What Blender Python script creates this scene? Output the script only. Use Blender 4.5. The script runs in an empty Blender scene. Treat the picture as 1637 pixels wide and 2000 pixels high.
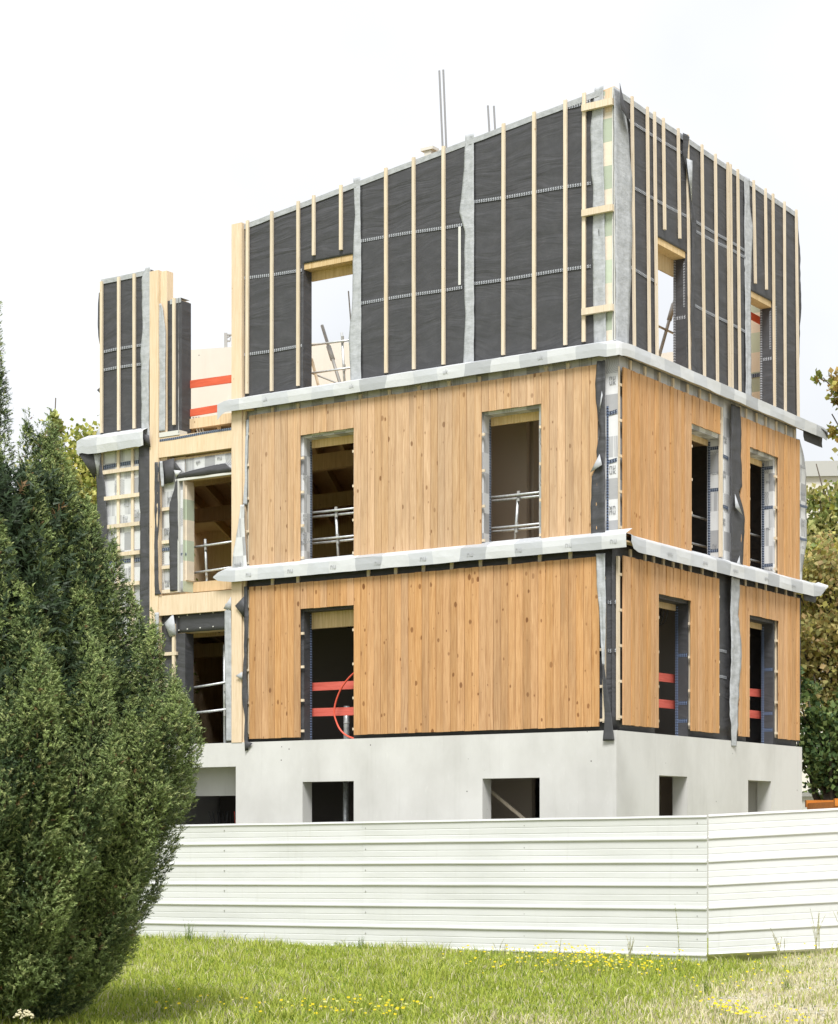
import bpy, bmesh, math, random
import numpy as np
from mathutils import Matrix, Vector, noise as mnoise

rnd = random.Random(11)
RS = np.random.RandomState(5)
SC = bpy.context.scene
COL = SC.collection
R = math.radians

# ------------------------------------------------------------------ camera, sky, sun, exposure
cam_d = bpy.data.cameras.new('camera'); cam = bpy.data.objects.new('camera', cam_d); COL.objects.link(cam)
cam.location = (0, 0, 1.75); cam.rotation_euler = (R(90), 0, 0)
cam_d.sensor_fit = 'HORIZONTAL'; cam_d.sensor_width = 36; cam_d.lens = 36*3934/1637
cam_d.shift_y = (1631.6-1000)/1637; cam_d.clip_start = .5; cam_d.clip_end = 1500
SC.camera = cam

SUN_EL, SUN_AZ = R(55), R(185)          # behind the camera, seen through thin cloud
w = bpy.data.worlds.new('World'); SC.world = w; w.use_nodes = True
nt = w.node_tree; nt.nodes.clear()
out = nt.nodes.new('ShaderNodeOutputWorld'); bg = nt.nodes.new('ShaderNodeBackground')
sky = nt.nodes.new('ShaderNodeTexSky'); sky.sky_type = 'NISHITA'; sky.sun_disc = False
sky.sun_elevation = SUN_EL; sky.sun_rotation = SUN_AZ; sky.air_density = 1.0; sky.dust_density = 2.0
tc = nt.nodes.new('ShaderNodeTexCoord'); cn = nt.nodes.new('ShaderNodeTexNoise')
cn.inputs['Scale'].default_value = 2.2; cn.inputs['Detail'].default_value = 5
cr = nt.nodes.new('ShaderNodeValToRGB')
cr.color_ramp.elements[0].position = .34; cr.color_ramp.elements[0].color = (.405, .415, .43, 1)
cr.color_ramp.elements[1].position = .6; cr.color_ramp.elements[1].color = (.55, .555, .565, 1)
sc_ = nt.nodes.new('ShaderNodeVectorMath'); sc_.operation = 'SCALE'; sc_.inputs['Scale'].default_value = 9.0
mx = nt.nodes.new('ShaderNodeMix'); mx.data_type = 'RGBA'; mx.inputs['Factor'].default_value = .96
nt.links.new(tc.outputs['Generated'], cn.inputs['Vector']); nt.links.new(cn.outputs['Fac'], cr.inputs['Fac'])
nt.links.new(cr.outputs['Color'], sc_.inputs[0])
nt.links.new(sky.outputs['Color'], mx.inputs['A']); nt.links.new(sc_.outputs[0], mx.inputs['B'])
nt.links.new(mx.outputs['Result'], bg.inputs['Color']); bg.inputs['Strength'].default_value = .1
nt.links.new(bg.outputs[0], out.inputs[0])

sun_d = bpy.data.lights.new('sun', 'SUN'); sun_d.energy = 2.25; sun_d.angle = R(20); sun_d.color = (1, .98, .95)
sun = bpy.data.objects.new('sun', sun_d); COL.objects.link(sun)
sdir = Vector((math.sin(SUN_AZ)*math.cos(SUN_EL), math.cos(SUN_AZ)*math.cos(SUN_EL), math.sin(SUN_EL)))
sun.rotation_euler = (-sdir).to_track_quat('-Z', 'Y').to_euler()
SC.view_settings.view_transform = 'Standard'; SC.view_settings.look = 'None'
SC.view_settings.exposure = 1.25; SC.view_settings.gamma = 1; SC.view_settings.use_curve_mapping = False
SC.render.engine = 'CYCLES'
SC.cycles.max_bounces = 9; SC.cycles.diffuse_bounces = 7

# ------------------------------------------------------------------ materials
def mat(name, col, rough=.8, metal=0, spec=.3):
    m = bpy.data.materials.new(name); m.use_nodes = True
    b = m.node_tree.nodes['Principled BSDF']
    b.inputs['Base Color'].default_value = (*col, 1); b.inputs['Roughness'].default_value = rough
    b.inputs['Metallic'].default_value = metal; b.inputs['Specular IOR Level'].default_value = spec
    return m
class N:
    """small node helper for one material"""
    def __init__(s, m): s.m = m; s.t = m.node_tree; s.b = s.t.nodes['Principled BSDF']
    def n(s, typ, **k):
        o = s.t.nodes.new('ShaderNode'+typ)
        for a, v in k.items(): setattr(o, a, v)
        return o
    def l(s, a, b): s.t.links.new(a, b)
    def co(s, which='Object', scale=(1, 1, 1), add=None, rot=(0, 0, 0)):
        t = s.n('TexCoord'); mp = s.n('Mapping'); mp.inputs['Scale'].default_value = scale; mp.inputs['Rotation'].default_value = rot
        src = t.outputs[which]
        if add is not None:
            v = s.n('VectorMath', operation='ADD'); s.l(src, v.inputs[0]); s.l(add, v.inputs[1]); src = v.outputs[0]
        s.l(src, mp.inputs['Vector']); return mp.outputs[0]
    def noise(s, vec, scale=1., detail=4, rough=.55, dist=0.):
        o = s.n('TexNoise'); o.inputs['Scale'].default_value = scale; o.inputs['Detail'].default_value = detail
        o.inputs['Roughness'].default_value = rough; o.inputs['Distortion'].default_value = dist
        if vec is not None: s.l(vec, o.inputs['Vector'])
        return o.outputs['Fac']
    def ramp(s, fac, *stops):
        o = s.n('ValToRGB'); e = o.color_ramp.elements
        while len(e) > len(stops): e.remove(e[-1])
        while len(e) < len(stops): e.new(.5)
        for el, (p, c) in zip(e, stops):
            el.position = p; el.color = (*c, 1) if len(c) == 3 else c
        s.l(fac, o.inputs['Fac']); return o.outputs['Color']
    def mix(s, fac, a, b, mode='MIX'):
        o = s.n('Mix', data_type='RGBA', blend_type=mode)
        for v, i in ((fac, 'Factor'), (a, 'A'), (b, 'B')):
            if hasattr(v, 'is_linked'): s.l(v, o.inputs[i])
            elif i == 'Factor': o.inputs[i].default_value = v
            else: o.inputs[i].default_value = (*v, 1)
        return o.outputs['Result']
    def math(s, op, a, b=0., clamp=False):
        o = s.n('Math', operation=op, use_clamp=clamp)
        for v, i in ((a, 0), (b, 1)):
            if hasattr(v, 'is_linked'): s.l(v, o.inputs[i])
            else: o.inputs[i].default_value = v
        return o.outputs[0]
    def bump(s, h, strength=.3, dist=.01):
        o = s.n('Bump'); o.inputs['Strength'].default_value = strength; o.inputs['Distance'].default_value = dist
        s.l(h, o.inputs['Height']); s.l(o.outputs[0], s.b.inputs['Normal'])
    def base(s, c): s.l(c, s.b.inputs['Base Color'])

def rand_off(k, mul=37.):
    oi = k.n('ObjectInfo'); c = k.n('CombineXYZ')
    k.l(k.math('MULTIPLY', oi.outputs['Random'], mul), c.inputs[0]); k.l(k.math('MULTIPLY', oi.outputs['Random'], mul*.71), c.inputs[1])
    k.l(k.math('MULTIPLY', oi.outputs['Random'], mul*1.9), c.inputs[2]); return c.outputs[0], oi.outputs['Random']

def wood(name, dark, mid, light, knot, knots=.13, streak=.25, var=.16):
    m = mat(name, mid, .72, 0, .2); k = N(m)
    off, rv = rand_off(k)
    g = k.noise(k.co('Object', (26, 26, 1.1), off), 1.6, 5, .6, 1.2)
    c = k.ramp(g, (.34, dark), (.5, mid), (.66, light))
    # knots: lens shaped dark spots
    v = k.n('TexVoronoi', feature='F1'); v.inputs['Scale'].default_value = 1.; v.inputs['Randomness'].default_value = 1.
    k.l(k.co('Object', (9, 9, 5.2), off, (.5, .3, 0)), v.inputs['Vector'])
    sel = k.n('SeparateColor'); k.l(v.outputs['Color'], sel.inputs[0])
    rad = k.math('MULTIPLY', k.math('ADD', k.math('MULTIPLY', k.math('POWER', sel.outputs[1], 2.), 1.1), .3), knots*1.25)
    wob = k.math('MULTIPLY', k.math('SUBTRACT', k.noise(k.co('Object', (40, 40, 22), off), 1., 3), .5), .11)
    soft = k.math('MULTIPLY', k.math('SUBTRACT', rad, k.math('ADD', v.outputs['Distance'], wob)), 16., True)
    pick = k.math('GREATER_THAN', sel.outputs[0], .30)
    c = k.mix(k.math('MULTIPLY', k.math('MULTIPLY', soft, pick), k.math('ADD', k.math('MULTIPLY', sel.outputs[2], .45), .55)), c, knot)
    # board to board variation
    h = k.n('HueSaturation'); k.l(c, h.inputs['Color'])
    k.l(k.math('ADD', k.math('MULTIPLY', rv, var*2), 1-var), h.inputs['Value'])
    k.l(k.math('ADD', k.math('MULTIPLY', k.math('FRACT', k.math('MULTIPLY', rv, 17.3)), .14), .93), h.inputs['Saturation'])
    s2 = k.noise(k.co('Object', (5, 5, .5), off), 1.3, 3)
    c2 = k.mix(k.ramp(s2, (.5, (0, 0, 0)), (.8, (streak, streak, streak))), h.outputs[0], (dark[0]*.62, dark[1]*.66, dark[2]*.75))
    k.base(c2); k.bump(g, .1, .003)
    return m

M = {}
M['clad_low'] = wood('oiled_larch', (.37, .20, .09), (.455, .264, .127), (.52, .32, .165), (.17, .075, .03), .17, .55, .12)
M['clad_up'] = wood('pale_larch', (.40, .25, .138), (.48, .315, .182), (.54, .375, .23), (.21, .11, .05), .17, .55, .12)
M['clad_side'] = wood('oiled_larch_fine', (.38, .21, .09), (.465, .266, .124), (.53, .325, .165), (.25, .11, .04), .13, .45, .10)
M['batten'] = wood('planed_spruce', (.52, .43, .31), (.59, .505, .385), (.64, .56, .44), (.36, .23, .12), .08, .1, .08)
M['glulam'] = wood('glued_spruce', (.56, .435, .285), (.63, .50, .35), (.68, .555, .41), (.42, .28, .14), .07, .1, .05)
M['inside_wood'] = wood('raw_pine', (.46, .33, .19), (.55, .41, .25), (.60, .46, .29), (.22, .12, .05), .1)
M['lintel'] = wood('lintel_pine', (.45, .31, .14), (.55, .40, .21), (.62, .47, .27), (.35, .2, .08), .05)

def concrete(name, col, dark):
    m = mat(name, col, .9, 0, .2); k = N(m)
    a = k.noise(k.co('Object', (.8, .8, .55)), 1., 6, .6); b = k.noise(k.co('Object', (5, 5, 2.5)), 2., 5, .65)
    c = k.mix(k.ramp(a, (.40, (0, 0, 0)), (.66, (1, 1, 1))), col, dark)
    c = k.mix(k.ramp(b, (.62, (0, 0, 0)), (.78, (.55, .55, .55))), c, (col[0]*1.12, col[1]*1.12, col[2]*1.12))
    run = k.noise(k.co('Object', (7, 7, .35)), 1., 4, .6)
    c = k.mix(k.ramp(run, (.58, (0, 0, 0)), (.8, (.35, .35, .35))), c, (dark[0]*.8, dark[1]*.8, dark[2]*.78))
    pit = k.n('TexVoronoi'); pit.inputs['Scale'].default_value = 3.4; k.l(k.co('Object'), pit.inputs['Vector'])
    c = k.mix(k.math('LESS_THAN', pit.outputs['Distance'], .045), c, (.17, .165, .16))
    xyz = k.n('SeparateXYZ'); k.l(k.co('Object'), xyz.inputs[0])
    for ax in (0, 1):   # faint formwork joints
        ln = k.math('LESS_THAN', k.math('ABSOLUTE', k.math('SUBTRACT', k.math('FRACT', k.math('DIVIDE', k.math('ADD', xyz.outputs[ax], .31), 1.225)), .5)), .004)
        c = k.mix(k.math('MULTIPLY', ln, .28), c, dark)
    k.base(c); k.bump(b, .25, .006); return m
M['concrete'] = concrete('cast_concrete', (.55, .55, .535), (.46, .458, .44))
M['core'] = concrete('smooth_concrete', (.60, .58, .53), (.55, .53, .48))
M['inner_wall'] = mat('bare_plasterboard', (.46, .40, .33), .9)
M['room_shade'] = mat('painted_room_shade', (.12, .11, .10), .9)  # dark colour paints the dimness of deep rooms onto partitions

def membrane(name, col):
    m = mat(name, col, .62, 0, .35); k = N(m)
    d = k.noise(k.co('UV', (.5, .9, 1)), 1., 2)
    vec = k.co('UV', (.8, 4.6, 1), rot=(0, 0, .2))
    cr_ = k.n('VectorMath', operation='ADD'); k.l(vec, cr_.inputs[0]); cc = k.n('CombineXYZ'); k.l(k.math('MULTIPLY', d, 5.), cc.inputs[1]); k.l(cc.outputs[0], cr_.inputs[1])
    wv = k.noise(cr_.outputs[0], 1.2, 3, .5)
    dust = k.noise(k.co('UV', (2, 2, 1)), 2.5, 6, .7)
    c = k.mix(k.ramp(dust, (.45, (0, 0, 0)), (.8, (.5, .5, .5))), col, (col[0]*1.9, col[1]*1.85, col[2]*1.8))
    fine = k.noise(k.co('UV', (90, 90, 1)), 1., 2)
    c = k.mix(k.ramp(fine, (.35, (.3, .3, .3)), (.65, (0, 0, 0))), c, (col[0]*.55, col[1]*.55, col[2]*.55))
    k.base(c); k.bump(wv, .65, .04); return m
M['membrane'] = membrane('black_membrane', (.052, .053, .058))

def fleece(name, a, b):
    m = mat(name, a, .9, 0, .15); k = N(m)
    f = k.noise(k.co('UV', (3, 3, 1)), 2.4, 6, .7)
    k.base(k.ramp(f, (.35, b), (.6, a))); k.bump(k.noise(k.co('UV', (3, 7, 1)), 2., 3), .5, .02); return m
M['fleece'] = fleece('grey_fleece', (.40, .415, .435), (.30, .315, .33))

def checks(name, white, grey, cell, lines=True, soft=.0):
    """printed sheeting: pale and grey blocks of unequal length, some with barcode-like lines or growth rings"""
    m = mat(name, white, .5, 0, .35); k = N(m)
    t = k.n('TexCoord'); sp = k.n('SeparateXYZ'); k.l(t.outputs['UV'], sp.inputs[0])
    wob = k.math('MULTIPLY', k.math('SUBTRACT', k.noise(k.co('UV', (1.2, 1.2, 1)), 1., 2), .5), soft)
    u = k.math('ADD', sp.outputs[0], wob); v = sp.outputs[1]
    iu = k.math('FLOOR', k.math('DIVIDE', u, cell[0])); iv = k.math('FLOOR', k.math('DIVIDE', v, cell[1]))
    par = k.math('MODULO', k.math('ABSOLUTE', k.math('ADD', iu, iv)), 2.)
    cmb = k.n('CombineXYZ'); k.l(iu, cmb.inputs[0]); k.l(iv, cmb.inputs[1])
    wn = k.n('TexWhiteNoise', noise_dimensions='2D'); k.l(cmb.outputs[0], wn.inputs['Vector'])
    rv = wn.outputs['Value']
    g = k.mix(rv, grey, tuple(x*1.35 for x in grey))
    if lines:
        bar = k.math('GREATER_THAN', k.noise(k.co('UV', (70, .6, 1)), 1., 1), .53)
        isbar = k.math('GREATER_THAN', rv, .45)
        g = k.mix(k.math('MULTIPLY', k.math('MULTIPLY', bar, isbar), .75), g, white)
        fu = k.math('MULTIPLY', k.math('FRACT', k.math('DIVIDE', u, cell[0])), cell[0]); fv = k.math('MULTIPLY', k.math('SUBTRACT', k.math('FRACT', k.math('DIVIDE', v, cell[1])), .5), cell[1])
        rad = k.math('SQRT', k.math('ADD', k.math('MULTIPLY', fu, fu), k.math('MULTIPLY', fv, fv)))
        ring = k.math('GREATER_THAN', k.math('SINE', k.math('MULTIPLY', rad, 210.)), .25)
        isring = k.math('LESS_THAN', rv, .22)
        g = k.mix(k.math('MULTIPLY', k.math('MULTIPLY', ring, isring), .8), g, white)
    c = k.mix(par, white, g)
    dirt = k.noise(k.co('UV', (2, 2, 1)), 2., 5, .65)
    c = k.mix(k.ramp(dirt, (.5, (0, 0, 0)), (.85, (.35, .35, .35))), c, (.35, .35, .35))
    k.base(c); k.bump(k.noise(k.co('UV', (3, 5, 1)), 2., 3), .35, .012); return m
M['flashing'] = checks('printed_foil', (.52, .535, .55), (.35, .365, .385), (.52, 3.), False, .3)
M['wrap'] = checks('printed_wrap', (.55, .56, .57), (.27, .275, .285), (.24, .33), True)
M['kraft'] = checks('printed_kraft', (.66, .585, .475), (.36, .41, .32), (3., .37), False)

def tape(name, base, dash, slope=1.):
    m = mat(name, base, .6, 0, .3); k = N(m)
    t = k.n('TexCoord'); sp = k.n('SeparateXYZ'); k.l(t.outputs['UV'], sp.inputs[0])
    tri = k.math('ABSOLUTE', k.math('SUBTRACT', k.math('FRACT', k.math('DIVIDE', sp.outputs[1], .036)), .5))
    ph = k.math('FRACT', k.math('DIVIDE', k.math('ADD', sp.outputs[0], k.math('MULTIPLY', tri, .036)), .045))
    st = k.math('LESS_THAN', ph, .5)
    mid = k.math('GREATER_THAN', tri, .09)
    k.base(k.mix(k.math('MULTIPLY', st, mid), base, dash)); return m
M['tape_light'] = tape('pale_seam_print', (.055, .056, .06), (.36, .38, .42))
M['tape_dark'] = tape('navy_seam_print', (.022, .03, .05), (.20, .24, .32))
M['tape_blue'] = tape('blue_seam_print', (.02, .026, .04), (.15, .20, .32))
M['print'] = mat('grey_print', (.20, .205, .215), .7)
M['print_pale'] = mat('pale_print', (.36, .37, .385), .7)
M['print_brown'] = mat('brown_print', (.30, .24, .17), .7)
M['pvc'] = mat('white_trim', (.55, .55, .52), .5)

def galv():
    m = mat('galvanised_steel', (.52, .54, .55), .42, .55, .5); k = N(m)
    f = k.noise(k.co('Object', (6, 6, 6)), 3., 4)
    k.base(k.ramp(f, (.35, (.42, .44, .45)), (.65, (.60, .62, .63)))); return m
M['galv'] = galv()
M['galv_dull'] = mat('weathered_steel', (.34, .34, .33), .6, .2)
def redpaint(name, a, b):
    m = mat(name, a, .7); k = N(m); off, _ = rand_off(k)
    k.base(k.ramp(k.noise(k.co('Object', (1.5, 20, 20), off), 1.5, 5), (.3, b), (.65, a))); return m
M['red'] = redpaint('faded_red_paint', (.60, .13, .10), (.46, .085, .06))
M['redorange'] = redpaint('orange_red_paint', (.62, .12, .06), (.50, .08, .035))
M['hose'] = mat('orange_plastic', (.62, .10, .06), .4)
M['cable_grey'] = mat('dull_steel', (.17, .17, .17), .6)
M['cable'] = mat('black_plastic', (.02, .02, .022), .5)
def sheetmetal():
    m = mat('white_coated_steel', (.565, .575, .555), .38, 0, .45); k = N(m)
    a = k.noise(k.co('Object', (.5, .5, 2.5)), 1.4, 5, .6); b = k.noise(k.co('Object', (9, 9, .8)), 1.2, 4)
    c = k.mix(k.ramp(a, (.42, (0, 0, 0)), (.7, (1, 1, 1))), (.575, .585, .585), (.525, .535, .53))
    c = k.mix(k.ramp(b, (.6, (0, 0, 0)), (.8, (.35, .35, .35))), c, (.45, .45, .43))
    k.base(c); k.bump(k.noise(k.co('Object', (.8, .8, 3)), 1.2, 2), .2, .03); return m
M['sheet'] = sheetmetal()
M['orange'] = redpaint('worn_orange_paint', (.55, .20, .03), (.40, .13, .02))
M['render'] = mat('pale_render', (.54, .52, .47), .9)
M['coping'] = mat('stone_coping', (.36, .36, .34), .9)
M['glass'] = mat('dark_glass', (.04, .05, .06), .1, 0, .6)
M['cabin'] = mat('cabin_white', (.60, .60, .57), .6)

# ------------------------------------------------------------------ tagging and mesh building
def tag(o, label=None, cat=None, group=None, kind=None):
    if label: o['label'] = label
    if cat: o['category'] = cat
    if group: o['group'] = group
    if kind: o['kind'] = kind
    return o
def link(name, me, parent=None, loc=None):
    o = bpy.data.objects.new(name, me); COL.objects.link(o)
    if parent is not None: o.parent = parent
    if loc is not None: o.location = loc
    return o
def empty(name, loc, rz=0, label=None, cat=None, group=None):
    o = bpy.data.objects.new(name, None); COL.objects.link(o); o.location = loc; o.rotation_euler = (0, 0, rz)
    return tag(o, label, cat, group)
class MB:
    def __init__(s): s.v = []; s.f = []; s.uv = []; s.mi = []
    def face(s, idx, uvs=None, mi=0):
        s.f.append(tuple(idx)); s.uv.append(uvs or [(0, 0)]*len(idx)); s.mi.append(mi)
    def box(s, P, u0, u1, o0, o1, z0, z1, mi=0, ztop=None):
        """box in facade coordinates; ztop(u) gives a raking top"""
        if u0 > u1: u0, u1 = u1, u0
        if o0 > o1: o0, o1 = o1, o0
        t0 = ztop(u0) if ztop else z1; t1 = ztop(u1) if ztop else z1
        b = len(s.v)
        for (u, o, z) in ((u0, o0, z0), (u1, o0, z0), (u1, o1, z0), (u0, o1, z0), (u0, o0, t0), (u1, o0, t1), (u1, o1, t1), (u0, o1, t0)):
            s.v.append(P(u, o, z))
        Q = [(u0, z0), (u1, z0), (u1, z0), (u0, z0), (u0, t0), (u1, t1), (u1, t1), (u0, t0)]
        D = [o0, o0, o1, o1]*2
        for q in ((3, 2, 1, 0), (4, 5, 6, 7), (0, 1, 5, 4), (2, 3, 7, 6)):
            s.face([b+i for i in q], [(Q[i][0], Q[i][1]+(D[i] if q in ((3, 2, 1, 0), (4, 5, 6, 7)) else 0)) for i in q], mi)
        for q in ((1, 2, 6, 5), (3, 0, 4, 7)):
            s.face([b+i for i in q], [(Q[i][0]+D[i], Q[i][1]) for i in q], mi)
        return s
    def tube(s, pts, rad, n=8, mi=0, caps=True):
        pts = [Vector(p) for p in pts]; rads = rad if hasattr(rad, '__len__') else [rad]*len(pts)
        rings = []; prev = None
        for i, p in enumerate(pts):
            d = (pts[min(i+1, len(pts)-1)]-pts[max(i-1, 0)]).normalized()
            ref = prev if prev is not None else (Vector((0, 0, 1)) if abs(d.z) < .9 else Vector((1, 0, 0)))
            a = (ref-d*ref.dot(d)).normalized(); prev = a; c = d.cross(a)
            b = len(s.v)
            for k in range(n):
                t = 2*math.pi*k/n; s.v.append(tuple(p+(a*math.cos(t)+c*math.sin(t))*rads[i]))
            rings.append(b)
        for i in range(len(rings)-1):
            for k in range(n):
                k2 = (k+1) % n; s.face((rings[i]+k, rings[i]+k2, rings[i+1]+k2, rings[i+1]+k), None, mi)
        if caps:
            s.face([rings[0]+k for k in range(n)][::-1], None, mi); s.face([rings[-1]+k for k in range(n)], None, mi)
        return s
    def mesh(s, name, mats, smooth=False, recalc=True):
        me = bpy.data.meshes.new(name); me.from_pydata(s.v, [], s.f)
        for m in (mats if isinstance(mats, (list, tuple)) else [mats]): me.materials.append(m)
        uvl = me.uv_layers.new(name='uv')
        flat = [c for f in s.uv for q in f for c in q]
        uvl.data.foreach_set('uv', flat)
        me.polygons.foreach_set('material_index', s.mi)
        if recalc:
            bm = bmesh.new(); bm.from_mesh(me); bmesh.ops.recalc_face_normals(bm, faces=bm.faces); bm.to_mesh(me); bm.free()
        if smooth: me.polygons.foreach_set('use_smooth', [True]*len(me.polygons))
        me.update(); return me
    def obj(s, name, mats, parent=None, smooth=False, recalc=True): return link(name, s.mesh(name, mats, smooth, recalc), parent)
def PL(u, o, z): return (-u, -o, z)        # street front: u runs left from the corner, o out of the wall
def PR(u, o, z): return (o, u, z)          # side front: u runs back from the corner
def PW(x, y, z): return (x, y, z)
def PW_(u, o, z): return (u, o, z)
def thicken(o, t, offset=-1, two=False):
    m = o.modifiers.new('thickness', 'SOLIDIFY'); m.thickness = t; m.offset = offset
    if two: m.material_offset = 1; m.material_offset_rim = 0
    return o

def grid_sheet(name, P, us, zs, solid, off, mats, parent, warp=None, amp=0., flip=False, seed=0, smooth=True):
    """a wall-hung sheet with openings, slightly rumpled"""
    mb = MB(); ids = {}
    def vid(i, j):
        if (i, j) not in ids:
            u, z = us[i], zs[j]; z2 = warp(u, z) if warp else z
            d = 0
            if amp:
                d = amp*(mnoise.noise((u*.7+seed, z*2.2+u*.35, seed*1.3))+.45*mnoise.noise((u*1.3+z*1.1, z*6+u*1.1+seed, 3.1+seed)))
            ids[(i, j)] = len(mb.v); mb.v.append(P(u, off+max(d, -.003), z2))
        return ids[(i, j)]
    for i in range(len(us)-1):
        for j in range(len(zs)-1):
            if solid((us[i]+us[i+1])/2, (zs[j]+zs[j+1])/2):
                q = [vid(i, j), vid(i, j+1), vid(i+1, j+1), vid(i+1, j)]
                uv = [(us[i], zs[j]), (us[i], zs[j+1]), (us[i+1], zs[j+1]), (us[i+1], zs[j])]
                if flip: q = q[::-1]; uv = uv[::-1]
                mb.face(q, uv)
    return mb.obj(name, mats, parent, smooth, recalc=False)
def cuts(a, b, step, extra=()):
    s = set([round(x, 4) for x in extra if a < x < b] + [a, b]); ks = sorted(s); r = []
    for p, q in zip(ks, ks[1:]):
        n = max(1, int(math.ceil((q-p)/step))); r += [p+(q-p)*k/n for k in range(n)]
    return r+[b]
def wall_block(name, P, us, zs, solid, o0, o1, m, parent, warp=None):
    """solid wall with openings: only outer faces"""
    mb = MB(); ids = {}
    def vid(i, j, k):
        if (i, j, k) not in ids:
            u, z = us[i], zs[j]; z = warp(u, z) if warp else z
            ids[(i, j, k)] = len(mb.v); mb.v.append(P(u, (o0, o1)[k], z))
        return ids[(i, j, k)]
    nu, nz = len(us)-1, len(zs)-1
    S = [[solid((us[i]+us[i+1])/2, (zs[j]+zs[j+1])/2) for j in range(nz)] for i in range(nu)]
    g = lambda i, j: 0 <= i < nu and 0 <= j < nz and S[i][j]
    for i in range(nu):
        for j in range(nz):
            if not S[i][j]: continue
            uv = [(us[i], zs[j]), (us[i+1], zs[j]), (us[i+1], zs[j+1]), (us[i], zs[j+1])]
            for k in (0, 1): mb.face((vid(i, j, k), vid(i+1, j, k), vid(i+1, j+1, k), vid(i, j+1, k)), uv)
            if not g(i-1, j): mb.face((vid(i, j, 0), vid(i, j, 1), vid(i, j+1, 1), vid(i, j+1, 0)))
            if not g(i+1, j): mb.face((vid(i+1, j, 0), vid(i+1, j, 1), vid(i+1, j+1, 1), vid(i+1, j+1, 0)))
            if not g(i, j-1): mb.face((vid(i, j, 0), vid(i, j, 1), vid(i+1, j, 1), vid(i+1, j, 0)))
            if not g(i, j+1): mb.face((vid(i, j+1, 0), vid(i, j+1, 1), vid(i+1, j+1, 1), vid(i+1, j+1, 0)))
    return mb.obj(name, m, parent)
def holes(*rects):
    return lambda u, z: not any(a < u < b and c < z < d for a, b, c, d in rects)

def drape(name, P, rows, parent, mats, o=-.05, ns=6, nz=60, wave=.012, curl=0., flip=False, seed=0, edge=.008, bulge=None):
    """a loose strip of sheeting hanging down the wall; rows = (z, u one edge, u other edge[, o])"""
    rows = sorted(rows, key=lambda r: r[0]); zz = [r[0] for r in rows]
    def at(z, k):
        ks = [(r[k] if len(r) > k else o) for r in rows]
        return float(np.interp(z, zz, ks))
    flip = flip != (rows[0][1] > rows[0][2])
    mb = MB(); z0, z1 = zz[0], zz[-1]
    nz = max(8, min(110, int((z1-z0)/.035)))
    for j in range(nz+1):
        z = z0+(z1-z0)*j/nz
        a, b, oo = at(z, 1), at(z, 2), at(z, 3)
        a += edge*mnoise.noise((z*4.1, seed, 1.7)); b += edge*mnoise.noise((z*3.7, seed+5, .2))
        for i in range(ns+1):
            t = i/ns; u = a+(b-a)*t
            d = wave*(mnoise.noise((t*2.2+seed, z*1.6, seed*.7))+.5*mnoise.noise((t*3+seed, z*5.5, 9+seed)))
            d += curl*max(0, t-.55)**1.5*(1+.6*mnoise.noise((seed, z*2.1, 4)))
            mb.v.append(P(u, oo+d+.004, z))
    for j in range(nz):
        for i in range(ns):
            q = [j*(ns+1)+i, (j+1)*(ns+1)+i, (j+1)*(ns+1)+i+1, j*(ns+1)+i+1]
            za, zb = z0+(z1-z0)*j/nz, z0+(z1-z0)*(j+1)/nz; wd = abs(at(za, 2)-at(za, 1))
            uv = [(i/ns*wd+seed*.13, za), (i/ns*wd+seed*.13, zb), ((i+1)/ns*wd+seed*.13, zb), ((i+1)/ns*wd+seed*.13, za)]
            if flip: q = q[::-1]; uv = uv[::-1]
            mb.face(q, uv)
    ob = mb.obj(name, mats, parent, True, recalc=False)
    return thicken(ob, .004, 1 if False else -1, two=isinstance(mats, (list, tuple)) and len(mats) > 1)
def flap(name, P, tri, parent, m):
    """small folded-back corner of sheeting: a bent polygon"""
    mb = MB(); c = [sum(p[i] for p in tri)/len(tri) for i in range(3)]
    mb.v = [P(*p) for p in tri]+[P(c[0], c[1]+.02, c[2])]
    n = len(tri)
    for i in range(n): mb.face((i, (i+1) % n, n), [(tri[i][0], tri[i][2]), (tri[(i+1) % n][0], tri[(i+1) % n][2]), (c[0], c[2])])
    return thicken(mb.obj(name, m, parent, True), .003, 0)

# flat lettering: text outlines turned into meshes, cached by word
_txt = {}
def text_mesh(body, size, m):
    key = (body, size, m.name)
    if key not in _txt:
        cu = bpy.data.curves.new('lettering', 'FONT'); cu.body = body; cu.size = size; cu.align_x = 'CENTER'; cu.align_y = 'CENTER'
        cu.extrude = .0008; cu.offset = size*.004; cu.resolution_u = 3; cu.space_line = .62 if '\n' in body else 1
        o = bpy.data.objects.new('lettering', cu); COL.objects.link(o)
        me = bpy.data.meshes.new_from_object(o.evaluated_get(bpy.context.evaluated_depsgraph_get()))
        me.materials.clear(); me.materials.append(m); me.name = 'lettering'
        bpy.data.objects.remove(o); bpy.data.curves.remove(cu); _txt[key] = me
    return _txt[key]
def lettering(face, body, size, u, o, z, m, parent, turn=0):
    ob = link('printed_lettering', text_mesh(body, size, m), parent)
    if face == 'L': A = Matrix(((1, 0, 0, -u), (0, 0, -1, -o), (0, 1, 0, z), (0, 0, 0, 1)))
    elif face == 'R': A = Matrix(((0, 0, 1, o), (1, 0, 0, u), (0, 1, 0, z), (0, 0, 0, 1)))
    else: A = Matrix(((1, 0, 0, o), (0, 0, -1, u-.006), (0, 1, 0, z), (0, 0, 0, 1)))   # reveal of a side-front opening: u is its plane, o its middle
    ob.matrix_local = A @ Matrix.Rotation(R(turn), 4, 'Z')
    return ob

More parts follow.
